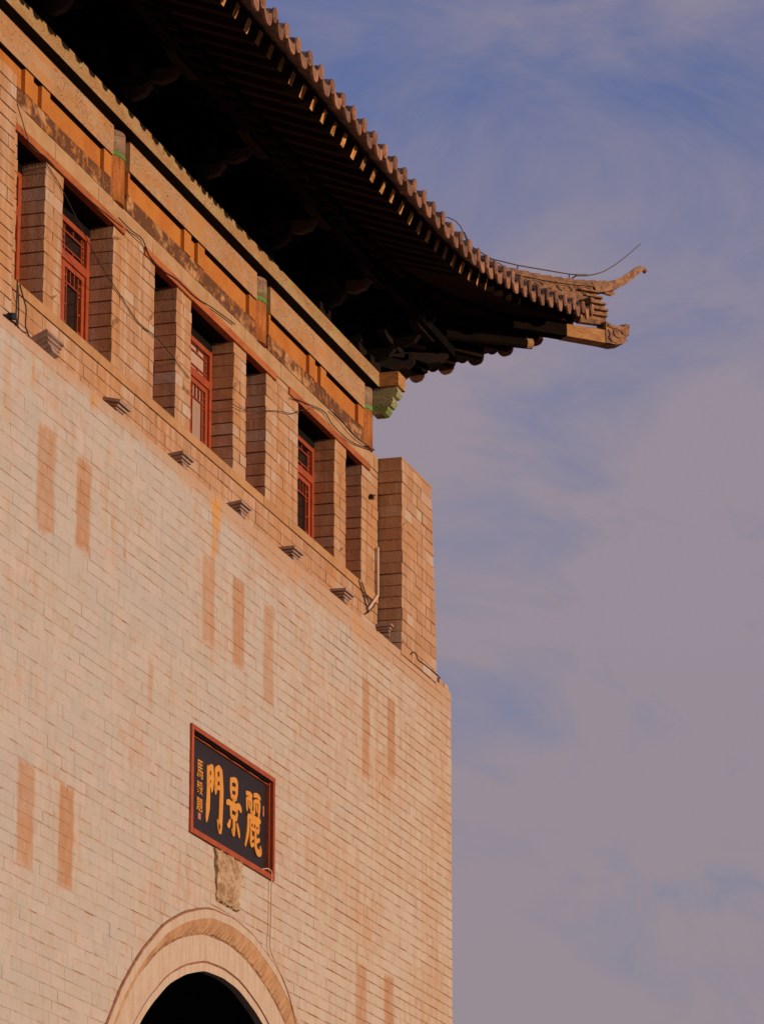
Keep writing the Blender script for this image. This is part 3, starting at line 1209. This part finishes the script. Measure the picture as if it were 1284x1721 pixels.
# beast head: muzzle profile, brow, curled nose, horn
q = MB()
hp = [(2.235, 16.435), (2.33, 16.43), (2.40, 16.455), (2.44, 16.50), (2.415, 16.535), (2.45, 16.56), (2.455, 16.62), (2.46, 16.69), (2.425, 16.70), (2.40, 16.655), (2.36, 16.665), (2.33, 16.645), (2.29, 16.66), (2.235, 16.685)]
q.prism(hp, lambda t, z: dgb(t, z, -.10), lambda t, z: dgb(t, z, .10))
for s_ in (-1, 1):
    o_ = .105 * s_
    q.tube([dgb(2.35 + .045 * math.cos(a_ * .8), 16.565 + .05 * math.sin(a_ * .8), o_) for a_ in range(0, 8)], .012, 5)
    q.tube([dgb(2.26, 16.50, o_), dgb(2.29, 16.46, o_), dgb(2.34, 16.455, o_), dgb(2.39, 16.48, o_)], .012, 5)
    q.tube([dgb(2.25, 16.64, o_), dgb(2.30, 16.62, o_), dgb(2.34, 16.635, o_)], .014, 5)
    q.tube([dgb(2.255, 16.59, o_), dgb(2.275, 16.54, o_), dgb(2.262, 16.50, o_)], .010, 5)
q.tube([dgb(2.42, 16.69), dgb(2.465, 16.71), dgb(2.475, 16.675)], .026, 8)
q.tube([dgb(2.27, 16.68), dgb(2.255, 16.72), dgb(2.235, 16.73)], .018, 6)
obj('beast_head', q, M['ridge'], eave)

# hip ridge
q = MB()
RT = [(-1.2, 17.62), (-.4, 17.34), (.2, 17.22), (.8, 17.16), (1.2, 17.125), (1.6, 17.105), (1.9, 17.115), (2.1, 17.14), (2.22, 17.17)]


def ztop(t):
    for (a, za), (b_, zb) in zip(RT, RT[1:]):
        if t <= b_:
            return za + (zb - za) * (t - a) / (b_ - a)
    return RT[-1][1]


ts = [-1.2 + i * .11 for i in range(31)]


def sweep(q, ts, lo, hi, w):
    rows = [[dg(t, ztop(t) + lo, -w), dg(t, ztop(t) + hi, -w), dg(t, ztop(t) + hi, w), dg(t, ztop(t) + lo, w), dg(t, ztop(t) + lo, -w)] for t in ts]
    q.strip(rows)
    for r_ in (rows[0], rows[-1]):
        q.add(r_[:4], [(0, 1, 2, 3)])


sweep(q, [t for t in ts if t < 2.16], -.26, -.155, .085)
sweep(q, [t for t in ts if t < 2.2], -.165, -.045, .06)
sweep(q, ts, -.055, -.035, .085)
rg = obj('hip_ridge', q, M['ridge'], roof)
q = MB()
for i in range(30):
    t = -.9 + i * .105
    q.tube([dg(t, ztop(t) - .02), dg(t + .104, ztop(t + .104) - .012)], .052, 8, r2=.060)
obj('ridge_cap', q, M['ridge'], rg)
q = MB()
for t in (1.55, 1.82, 2.02):
    for s_ in (-1, 1):
        zz = ztop(t) - .105
        q.tube([dg(t + (.09 - .009 * k_) * math.cos(k_ * .75), zz + (.05 - .004 * k_) * math.sin(k_ * .75), .064 * s_) for k_ in range(10)], .011, 5)
        q.tube([dg(t - .12, zz - .035, .064 * s_), dg(t - .06, zz + .03, .064 * s_), dg(t, zz - .045, .064 * s_), dg(t + .07, zz - .04, .064 * s_)], .010, 5)
obj('scroll_relief', q, M['ridge'], rg)
q = MB()
path = [(2.12, 17.10), (2.22, 17.13), (2.32, 17.18), (2.42, 17.26), (2.50, 17.35), (2.555, 17.42), (2.59, 17.435)]
wd = [.085, .08, .07, .06, .052, .045, .045]
hh = [.09, .08, .07, .062, .055, .05, .03]
rows = []
for (t, z), w_, h_ in zip(path, wd, hh):
    rows.append([dg(t + .25 * h_, z - h_ / 1.3, -w_ / 1.4), dg(t - .3 * h_, z + h_ / 2, -w_ / 1.4), dg(t - .3 * h_, z + h_ / 2, w_ / 1.4), dg(t + .25 * h_, z - h_ / 1.3, w_ / 1.4), dg(t + .25 * h_, z - h_ / 1.3, -w_ / 1.4)])
q.strip(rows)
q.add(rows[-1][:4], [(0, 1, 2, 3)])
q.tube([dg(2.575, 17.44), dg(2.615, 17.435), dg(2.635, 17.405)], .028, 8)
q.tube([dg(2.23, 17.07), dg(2.29, 17.06), dg(2.32, 17.085)], .026, 8)
obj('ridge_horn', q, M['ridge'], rg)
# stacked end tiles under the ridge tip
q = MB()
for i, (t, z, r_) in enumerate(((2.12, 16.99, .085), (2.16, 16.93, .09), (2.19, 16.86, .095), (2.21, 16.79, .095), (2.20, 16.72, .10))):
    q.tube([dg(t - .22, z - .012), dg(t, z), dg(t + .02, z)], r_ * .72, 9)
    q.bar(dg(t - .15, z + .03, -.05), dg(t + .015, z + .03, -.05), .13, .02)
obj('ridge_end_tile', q, M['ridge'], rg)


# bracket sets
def bracket_set(cx, corner=False):
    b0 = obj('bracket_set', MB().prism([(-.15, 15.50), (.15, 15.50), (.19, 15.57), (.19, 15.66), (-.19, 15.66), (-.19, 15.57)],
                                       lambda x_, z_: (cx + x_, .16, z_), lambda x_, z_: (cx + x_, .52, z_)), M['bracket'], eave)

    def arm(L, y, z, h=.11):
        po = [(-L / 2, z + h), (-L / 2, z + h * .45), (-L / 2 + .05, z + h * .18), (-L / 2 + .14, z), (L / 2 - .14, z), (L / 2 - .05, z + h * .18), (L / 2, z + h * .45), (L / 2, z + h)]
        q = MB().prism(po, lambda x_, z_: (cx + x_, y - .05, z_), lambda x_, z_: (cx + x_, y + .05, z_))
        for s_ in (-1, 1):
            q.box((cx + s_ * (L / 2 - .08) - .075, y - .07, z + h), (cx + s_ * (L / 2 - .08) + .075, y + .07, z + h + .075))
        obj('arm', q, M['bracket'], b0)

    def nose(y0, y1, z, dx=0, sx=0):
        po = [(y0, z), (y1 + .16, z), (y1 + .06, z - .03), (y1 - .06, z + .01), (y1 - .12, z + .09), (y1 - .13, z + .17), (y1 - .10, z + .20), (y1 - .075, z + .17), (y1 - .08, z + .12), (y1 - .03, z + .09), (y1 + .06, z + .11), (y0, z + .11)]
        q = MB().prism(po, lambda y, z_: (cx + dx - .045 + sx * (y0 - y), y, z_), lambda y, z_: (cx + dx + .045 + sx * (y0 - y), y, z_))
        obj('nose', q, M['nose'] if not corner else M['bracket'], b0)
    arm(.70, .30, 15.66)
    nose(.5, .06, 15.665)
    arm(1.0, .30, 15.85)
    arm(.72, .0, 15.79)
    nose(.5, -.22, 15.80)
    arm(.80, -.36, 15.90)
    if corner:
        nose(.4, .0, 15.67, .18, .7)
        nose(.4, -.3, 15.81, .18, .8)


for cx, cn in ((29.3, 0), (31.35, 0), (33.43, 0), (35.55, 0), (37.64, 0), (39.55, 0), (41.42, 1)):
    bracket_set(cx, cn)

# ------------------------------------------------------------------ brick pier at the right-hand end of the wall
pier = empty('brick_pier', (42.5, 0, 12.48), "tan brick pier standing on the wall top right of the tower corner", "pier")
PX0, PX1b, PX1t, PY, PTOP = 41.83, 43.24, 43.03, -.015, 14.63
nb = 17
hb = (PTOP - 12.44) / nb
tb = []
pb = []
for i in range(nb):
    z = 12.44 + hb * (i + .5)
    xr = PX1b + (PX1t - PX1b) * (i + .5) / nb
    xl = PX0 + .0 * i
    x = xl
    first = True
    while x < xr - 1e-6:
        L = random.choice((.40, .36, .20))
        if first:
            L = .2 if i % 2 else .4
        if xr - (x + L) < .14:
            L = xr - x
        dp = .34 if first else (.3 if x + L > xr - 1e-6 else .06)
        pb.append((x + L / 2 + (random.uniform(-.010, .010) if (first or x + L > xr - 1e-6) else 0), PY, z, L - .007, dp, hb - random.choice((.008, .011, .013)), 0.0))
        x += L
        first = False
lay(pb, STOCK_T, pier, 300, M['tower'])
q = MB()
q.prism([(PX0 + .014, 12.44), (PX1b - .01, 12.44), (PX1t - .012, PTOP - .006), (PX0 + .014, PTOP - .006)], lambda x_, z_: (x_, PY + .005, z_), lambda x_, z_: (x_, .60, z_))
obj('mortar_joint', q, M['tower_mortar'], pier)
q = MB().box((PX0 - .004, PY - .003, PTOP - .002), (PX1t + .004, .61, PTOP + .022), .003)
obj('coping', q, M['sill'], pier)


# ------------------------------------------------------------------ stepped stone blocks along the wall top
def stepped_block(x, z, label, tilt=0.0, k=.86):
    """x, z: front left top corner of the top slab; tilt: degrees the back hangs below the front"""
    t = empty('stepped_block', (x, .25, z - .2 * math.tan(R(tilt))), label, "bracket", "stepped blocks along the wall top")
    o3 = ORG[t.name]
    # (x0, x1, front y, z0, z1) from the top slab down
    dims = [(0, .36, .05, -.034, 0), (.03, .33, .075, -.066, -.036), (.055, .30, .095, -.092, -.068), (.10, .245, .10, -.150, -.096)]
    for i, (a, b_, yf, z0, z1) in enumerate(dims):
        obj('slab' if i < 3 else 'block', MB().box((o3.x + a * k, o3.y - (.25 - yf) * k, o3.z + z0 * k), (o3.x + b_ * k, o3.y + .03, o3.z + z1 * k), .0015), M['cornice'], t)
    t.rotation_euler = (R(-tilt), 0, 0)
    return t


stepped_block(31.22, 12.735, "large tilted stepped block by the hanging cable bundle, leftmost of the row", 24, 1.08)
stepped_block(33.14, 12.685, "second stepped block from the left, dark underside, tipped down at its front", -14)
stepped_block(34.83, 12.715, "third stepped block from the left, below the pale-paned window", 8)
stepped_block(36.56, 12.72, "stepped block just right of the ochre run-off streak", 8)
stepped_block(38.26, 12.715, "stepped block below the wide pier left of the last lattice window", 2)
stepped_block(40.04, 12.73, "stepped block below the rightmost slit window", 0)
stepped_block(41.72, 12.765, "rightmost stepped block at the foot of the corner pier", 0)

# ------------------------------------------------------------------ plaque over the gateway
PL = (34.90, 37.39, 9.135, 10.14)
plq = empty('plaque', (36, 0, 9.11), "black hanging plaque in a red frame with gold characters over the gateway", "plaque")
x0, x1, z0, z1 = PL
yb, yf = .032, -.022
q = MB().box((x0 + .03, yb, z0 + .02), (x1 - .03, .06, z1 - .02))
obj('board', q, M['board'], plq)
fwid = .065
q = MB()
q.box((x0, yf, z0), (x0 + fwid, .055, z1), .002)
obj('frame_rail', q, M['plaque_frame'], plq)
q = MB().box((x1 - fwid, yf, z0), (x1, .055, z1), .002)
obj('frame_rail', q, M['plaque_frame'], plq)
q = MB().box((x0 + fwid, yf - .002, z0 + .001), (x1 - fwid, .055, z0 + fwid * .75), .002)
obj('frame_rail', q, M['plaque_frame'], plq)
q = MB().box((x0 + fwid, yf - .002, z1 - fwid * .7), (x1 - fwid, .055, z1 - .001), .002)
obj('frame_rail', q, M['plaque_frame'], plq)
q = MB()
ib = .012
q.box((x0 + fwid + .002, yb - .014, z1 - .085), (x1 - fwid - .05, yb + .001, z1 - .070))
q.box((x1 - fwid - .055, yb - .030, z0 + .06), (x1 - fwid - .035, yb + .001, z1 - .06))
obj('inner_bead', q, M['plaque_frame'], plq)
q = MB().tube([(x0 + .08 + i * (x1 - x0 - .2) / 14, yf + .03 - .004 * (i % 2), z1 - .052 - .012 * math.sin(i * 1.1) ** 2) for i in range(15)], .014, 6)
obj('rail_shade', q, M['shaded_wood'], plq)  # dark wavy tube modelled for the shadow under the top rail


def stroke(q, pts, w, yy):
    """brush stroke: polyline with a width at each point, as a raised slab with a round start and end"""
    P2 = [Vector(p) for p in pts]
    # smooth
    out, ws = [], []
    N = len(P2)
    for i in range(N - 1):
        p0, p1, p2, p3 = P2[max(i - 1, 0)], P2[i], P2[i + 1], P2[min(i + 2, N - 1)]
        for s_ in range(5):
            t = s_ / 5
            out.append(.5 * ((2 * p1) + (p2 - p0) * t + (2 * p0 - 5 * p1 + 4 * p2 - p3) * t * t + (3 * p1 - p0 - 3 * p2 + p3) * t ** 3))
            ws.append(w[i] + (w[i + 1] - w[i]) * t)
    out.append(P2[-1])
    ws.append(w[-1])
    L, Rr = [], []
    n_ = len(out)
    for i in range(n_):
        d = (out[min(i + 1, n_ - 1)] - out[max(i - 1, 0)])
        d = d.normalized() if d.length > 1e-9 else Vector((1, 0))
        nn = Vector((-d.y, d.x))
        L.append(out[i] + nn * ws[i] / 2)
        Rr.append(out[i] - nn * ws[i] / 2)
    d0 = (out[0] - out[1]).normalized() * ws[0] * .35
    d1 = (out[-1] - out[-2]).normalized() * ws[-1] * .45
    L = [L[0] + d0 * .4] + L + [L[-1] * .65 + Rr[-1] * .35 + d1]
    Rr = [Rr[0] * .6 + L[1] * .4 + d0] + Rr + [Rr[-1] * .65 + L[-2] * .35 + d1]
    rows = []
    for a, b_ in zip(L, Rr):
        rows.append([(a.x, yb, a.y), (a.x, yy, a.y), (b_.x, yy, b_.y), (b_.x, yb, b_.y)])
    q.strip(rows)


def glyph(name, box, strokes, parent):
    bx0, bx1, bz0, bz1 = box
    q = MB()
    for i, (pts, w) in enumerate(strokes):
        pp = [(bx0 + (bx1 - bx0) * a, bz0 + (bz1 - bz0) * b_) for a, b_ in pts]
        stroke(q, pp, [w_ * 1.28 * (bz1 - bz0) for w_ in w], yb - .005 - .0006 * i)
    return obj(name, q, M['gold'], parent)


MEN = [([(.10, .93), (.13, .55), (.10, .28), (.03, .05)], (.10, .13, .15, .06)),
       ([(.12, .90), (.28, .96), (.36, .92)], (.07, .08, .06)), ([(.34, .98), (.37, .80), (.34, .60)], (.10, .13, .08)),
       ([(.14, .76), (.34, .80)], (.06, .06)), ([(.14, .64), (.33, .67)], (.06, .06)),
       ([(.58, .98), (.60, .80), (.57, .60)], (.09, .12, .08)), ([(.60, .98), (.78, 1.02), (.90, .97)], (.07, .09, .09)),
       ([(.88, 1.0), (.94, .70), (.92, .35), (.86, .02), (.72, .15)], (.12, .15, .14, .14, .05)),
       ([(.60, .82), (.88, .86)], (.06, .06)), ([(.60, .68), (.88, .71)], (.06, .06))]
JING = [([(.32, .98), (.33, .80), (.36, .66)], (.08, .10, .07)), ([(.32, .96), (.55, 1.0), (.70, .97), (.70, .80), (.64, .66)], (.07, .08, .10, .10, .07)),
        ([(.36, .82), (.64, .84)], (.06, .06)), ([(.36, .68), (.64, .69)], (.06, .06)), ([(.48, .64), (.52, .57)], (.09, .08)),
        ([(.02, .50), (.20, .53), (.55, .52), (.85, .56), (.98, .52)], (.07, .09, .07, .10, .09)),
        ([(.30, .46), (.33, .30)], (.08, .08)), ([(.30, .45), (.55, .47), (.70, .44), (.66, .30)], (.06, .07, .10, .08)),
        ([(.33, .30), (.66, .31)], (.07, .07)), ([(.50, .30), (.52, .12), (.48, .01), (.38, .06)], (.10, .11, .10, .04)),
        ([(.26, .22), (.18, .12), (.08, .09)], (.05, .10, .05)), ([(.70, .22), (.80, .12), (.86, .03)], (.05, .09, .08))]
LI = [([(.08, .93), (.30, .95), (.44, .94)], (.06, .06, .06)), ([(.12, .84), (.14, .66)], (.07, .06)), ([(.12, .84), (.30, .87), (.42, .84), (.40, .64)], (.05, .06, .08, .06)),
      ([(.26, .80), (.29, .72)], (.07, .06)), ([(.56, .97), (.78, 1.0), (.96, .98)], (.06, .07, .06)), ([(.60, .87), (.61, .67)], (.08, .06)),
      ([(.60, .87), (.80, .90), (.92, .86), (.88, .64)], (.05, .06, .09, .06)), ([(.74, .82), (.77, .73)], (.07, .06)),
      ([(.50, .66), (.53, .59)], (.09, .07)), ([(.18, .55), (.50, .57), (.95, .58)], (.07, .07, .08)), ([(.20, .55), (.19, .30), (.02, .02)], (.08, .09, .04)),
      ([(.34, .49), (.35, .36)], (.06, .06)), ([(.34, .48), (.60, .50), (.86, .48), (.82, .36)], (.05, .05, .08, .06)), ([(.35, .37), (.82, .38)], (.05, .05)),
      ([(.50, .56), (.51, .37)], (.05, .05)), ([(.67, .57), (.68, .37)], (.05, .05)),
      ([(.36, .30), (.37, .10), (.54, .12)], (.08, .08, .04)), ([(.37, .20), (.52, .23)], (.06, .05)),
      ([(.64, .32), (.66, .10), (.80, .02), (.98, .05), (.97, .14)], (.08, .09, .10, .09, .04)), ([(.68, .19), (.88, .25)], (.06, .06))]
glyph('character', (35.47, 35.92, 9.33, 9.90), MEN, plq)
glyph('character', (36.04, 36.48, 9.38, 9.90), JING, plq)
glyph('character', (36.60, 37.07, 9.33, 9.89), LI, plq)


def text_glyph(ch, cx, cz, w, h, parent):
    cu = bpy.data.curves.new("txt", 'FONT')
    cu.body = ch
    cu.align_x = 'CENTER'
    cu.size = 1.0
    cu.extrude = .03
    cu.offset = .006
    to = bpy.data.objects.new("txt", cu)
    COL.objects.link(to)
    bpy.context.view_layer.update()
    me = bpy.data.meshes.new_from_object(to.evaluated_get(bpy.context.evaluated_depsgraph_get()))
    bpy.data.objects.remove(to)
    xs = [v.co.x for v in me.vertices]
    ys = [v.co.y for v in me.vertices]
    ax, bx, ay, by = min(xs), max(xs), min(ys), max(ys)
    sx, sy = w / (bx - ax), h / (by - ay)
    org = Vector((cx, yb - .004, cz))
    for v in me.vertices:
        v.co = ((v.co.x - (ax + bx) / 2) * sx, -v.co.z * .1, (v.co.y - (ay + by) / 2) * sy)
    me.materials.append(M['gold'])
    at = me.attributes.new('rnd', 'FLOAT', 'FACE')
    inst('character', me, parent, org)


for ch, cz, h in (('馬', 9.765, .17), ('毅', 9.595, .125), ('題', 9.435, .125)):
    text_glyph(ch, 35.275, cz + .025, .17, h, plq)
obj('seal', MB().box((35.235, yb - .006, 9.325), (35.315, yb + .002, 9.385)), M['seal'], plq)
obj('seal', MB().box((37.15, yb - .006, 9.73), (37.185, yb + .002, 9.83)), M['seal'], plq)

# ------------------------------------------------------------------ carved stone below the plaque
cv = empty('carved_stone', (35.8, 0, 8.64), "carved beast-face stone set in the wall just below the plaque", "carving")


def rel(u, v):
    """relief height of the face, u across -1..1, v up 0..1"""
    def gsn(a, b_, sa, sb):
        return math.exp(-((u - a) / sa) ** 2 - ((v - b_) / sb) ** 2)
    h = .05 + .05 * gsn(0, .45, .28, .5)
    for s_ in (-1, 1):
        h += .045 * gsn(.48 * s_, .70, .22, .10) - .030 * gsn(.45 * s_, .56, .14, .06) + .022 * gsn(.45 * s_, .56, .06, .03)
        h += .035 * gsn(.55 * s_, .32, .25, .12) + .03 * gsn(.75 * s_, .9, .2, .12) + .03 * gsn(.7 * s_, .1, .12, .15)
    h += .05 * gsn(0, .40, .2, .09) - .035 * gsn(0, .22, .5, .045) + .03 * gsn(0, .12, .4, .05) + .03 * gsn(0, .86, .25, .12)
    h += .008 * math.sin(u * 17 + v * 9) * math.sin(v * 23)
    return h


q = MB()
rows = []
NU, NV = 36, 40
for i in range(NV + 1):
    v = i / NV
    hw = .30 + .09 * v + .012 * math.sin(v * 20)
    cxx = 36.0
    row = [(cxx - hw, .0, 8.645 + .475 * v)]
    for k_ in range(NU + 1):
        u = -1 + 2 * k_ / NU
        zz = 8.645 + .475 * v + (.02 * abs(math.sin(u * 5)) if i == 0 else 0)
        row.append((cxx + hw * u, -max(.012, 0.5 * rel(u, v) + .012 * math.sin(u * 9.5 + 1.4 * math.sin(v * 7)) * (1 - .4 * v) + .007 * math.sin(u * 23 + 3 * math.sin(v * 5)) * math.sin(v * 14)), zz))
    row.append((cxx + hw, .0, 8.645 + .475 * v))
    rows.append(row)
q.strip(rows)
q.add([r_ for r_ in rows[0]], [tuple(range(len(rows[0])))])
q.add([r_ for r_ in rows[-1]], [tuple(range(len(rows[-1])))])
obj('relief', q, M['carving'], cv, smooth=False)


# ------------------------------------------------------------------ cables, pipes and small fittings
def cable(name, paths, r, mat, label, cat="cable", n=5, group=None):
    q = MB()
    for pth in paths:
        P3 = [Vector(p) for p in pth]
        out = []
        N = len(P3)
        for i in range(N - 1):
            p0, p1, p2, p3 = P3[max(i - 1, 0)], P3[i], P3[i + 1], P3[min(i + 2, N - 1)]
            for s_ in range(6):
                t = s_ / 6
                out.append(.5 * ((2 * p1) + (p2 - p0) * t + (2 * p0 - 5 * p1 + 4 * p2 - p3) * t * t + (3 * p1 - p0 - 3 * p2 + p3) * t ** 3))
        out.append(P3[-1])
        q.tube(out, r, n)
    o = obj(name, q, mat, at=paths[0][0], smooth=True)
    return tag(o, label, cat, group)


def PP(x, y, Y):
    """point of the photograph (1284 x 1721) at depth Y in the scene"""
    d = FWD + RGT * ((x - 642) / 7000) - UPV * ((y - 860.5) / 7000)
    t = (Y + 12.0) / d.y
    return tuple(Vector((0, -12, 1.6)) + d * t)


def PD(x, y):
    """the same on the diagonal plane through the roof corner"""
    d = FWD + RGT * ((x - 642) / 7000) - UPV * ((y - 860.5) / 7000)
    t = (Xc + Yc + 12.0) / (d.x + d.y)
    return tuple(Vector((0, -12, 1.6)) + d * t)


yw = .236
cable('cable', [[PP(x, y, .20) for x, y in ((27, 168), (36, 195), (44, 222), (53, 247), (75, 262))] + [PP(98, 285, yw), PP(150, 335, .225), PP(207, 382, .225)]], .0045, M['wire'], "thin dark cable sagging across the leftmost red lintel")
cable('cable', [[PP(x, y, yw) for x, y in ((76, 272), (105, 318), (160, 428), (200, 492), (232, 540), (258, 562))] + [PP(275, 580, .24), PP(319, 636, yw)]], .0045, M['wire'], "thin cable running down across the wide pier and slit window")
cable('cable', [[PP(x, y, .222) for x, y in ((200, 366), (222, 388), (240, 402), (252, 430), (275, 455), (298, 470), (330, 500), (358, 518), (395, 545))]], .006, M['wire'], "dark cable looping above the middle red lintel")
cable('cable', [[PP(x, y, .222) for x, y in ((490, 668), (515, 678), (545, 692), (560, 715), (590, 742), (628, 757))], [PP(x, y, .215) for x, y in ((556, 690), (572, 705), (598, 735), (629, 756))]], .006, M['wire'], "pair of dark cables sagging above the rightmost red lintel")
cable('cable', [[PP(x, y, yw - .02) for x, y in ((446, 690), (470, 691), (492, 695), (505, 690), (522, 687))], [PP(x, y, yw - .02) for x, y in ((392, 679), (413, 690), (448, 693))]], .004, M['wire'], "thin loose cable crossing the pier left of the last wide window")
cable('cable', [[PP(x, y, .17) for x, y in ((30, 470), (29, 500), (28, 535), (33, 552), (45, 560))], [PP(x, y, .17) for x, y in ((34, 478), (40, 500), (45, 520), (44, 548), (52, 570))], [PP(x, y, .17) for x, y in ((31, 480), (32, 520), (30, 553))]], .007, M['wire'], "hanging bundle of dark cables under the leftmost slit window")
cable('cable', [[PP(x, y, .17) for x, y in ((-8, 540), (2, 548), (12, 558), (22, 553), (27, 545), (20, 540), (12, 536))]], .011, M['black'], "thick black cable loop at the left edge by the small black lamp")
cable('cable', [[PP(x, y, yw) for x, y in ((603, 975), (607, 988), (611, 1000), (615, 1015), (619, 1027), (614, 1032))], [PP(x, y, yw - .01) for x, y in ((608, 978), (614, 996), (619, 1012), (624, 1024))], [PP(x, y, yw - .01) for x, y in ((612, 1000), (622, 1006), (630, 1015), (618, 1030))]], .007, M['wire'], "tangle of dark cables beside the white conduit")
cable('cable', [[PP(x, y, -.02) for x, y in ((690, 1100), (694, 1096), (699, 1099), (703, 1109), (715, 1118), (730, 1130), (740, 1140))]], .007, M['wire'], "dark cable with a loop at the foot of the corner pier")
cable('conduit', [[PP(634.5, 920, .225), PP(634.6, 960, .225), PP(634.7, 1001, .225)], [PP(634.7, 1001, .225), PP(627, 1012, .225), PP(619, 1024, .225)]], .018, M['pipe'], "white conduit pipe at the tower corner, bent at its foot", "pipe", 8)
cable('cable', [[PP(440, 1461, -.03), PP(450, 1460, -.035), PP(456.5, 1465, -.03), PP(457, 1475, -.03)], [PP(457, 1475, -.03), PP(456, 1520, -.03), PP(455, 1560, -.03), PP(454, 1590, -.03), PP(458, 1606, -.03), PP(468, 1628, -.03), PP(484, 1665, -.03), PP(500, 1725, -.03)]], .0065, M['pale_wire'], "pale cable dropping from the plaque to the arch moulding")

lamp = empty('small_lamp', PP(13, 530, .17), "small black lamp on the wall at the left edge", "lamp")
p = PP(13, 530, .17)
obj('hood', MB().bar((p[0] - .05, .13, p[2] - .02), (p[0] + .06, .14, p[2] + .005), .04, .045, w2=.06, h2=.06), M['black'], lamp)
obj('stem', MB().tube([(p[0], .13, p[2] - .02), (p[0], .15, p[2] - .07), (p[0], .20, p[2] - .09)], .012, 6), M['black'], lamp)
cam2 = empty('small_fitting', PP(622, 835, .24), "small dark fitting fixed high on the last pier", "fitting")
p = PP(622, 835, .24)
obj('body', MB().box((p[0] - .035, .205, p[2] - .025), (p[0] + .035, .238, p[2] + .02)), M['black'], cam2)
obj('arm', MB().bar((p[0], .24, p[2] + .01), (p[0] + .06, .20, p[2] + .03), .02, .02), M['black'], cam2)

# lightning conductor on the hip ridge
lc = empty('lightning_conductor', PD(955, 465), "thin lightning conductor wire on short posts along the upturned roof ridge", "wire")
rodp = [(780, 390), (790, 413), (825, 435), (870, 446), (910, 453), (957, 461), (985, 463)]
q = MB().tube([PD(*a) for a in rodp], .0075, 5)
obj('wire', q, M['rod'], lc)
q = MB().tube([PD(*a) for a in ((740, 366), (752, 365), (765, 371), (774, 381), (780, 394), (786, 410))], .0065, 5)
obj('loop_wire', q, M['rod'], lc)
q = MB().tube([PD(*a) for a in ((826, 436), (846, 447), (866, 459), (890, 470))], .0065, 5)
obj('wire', q, M['rod'], lc)
q = MB().tube([PD(*a) for a in ((985, 463), (1000, 461), (1015, 456), (1035, 444), (1055, 428), (1076, 410))], .008, 6, r2=.005)
obj('rod', q, M['rod'], lc)
q = MB().tube([PD(968, 462.5), PD(986, 462.5)], .014, 6)
obj('clamp', q, M['rod'], lc)
for a, b_ in (((869.5, 446), (869.5, 462)), ((956, 460), (956, 474)), ((824, 436), (824, 446))):
    obj('post', MB().tube([PD(*a), PD(*b_)], .0075, 5), M['rod'], lc)
obj('stay', MB().tube([PD(968, 463), PD(952, 474)], .010, 5), M['rod'], lc)
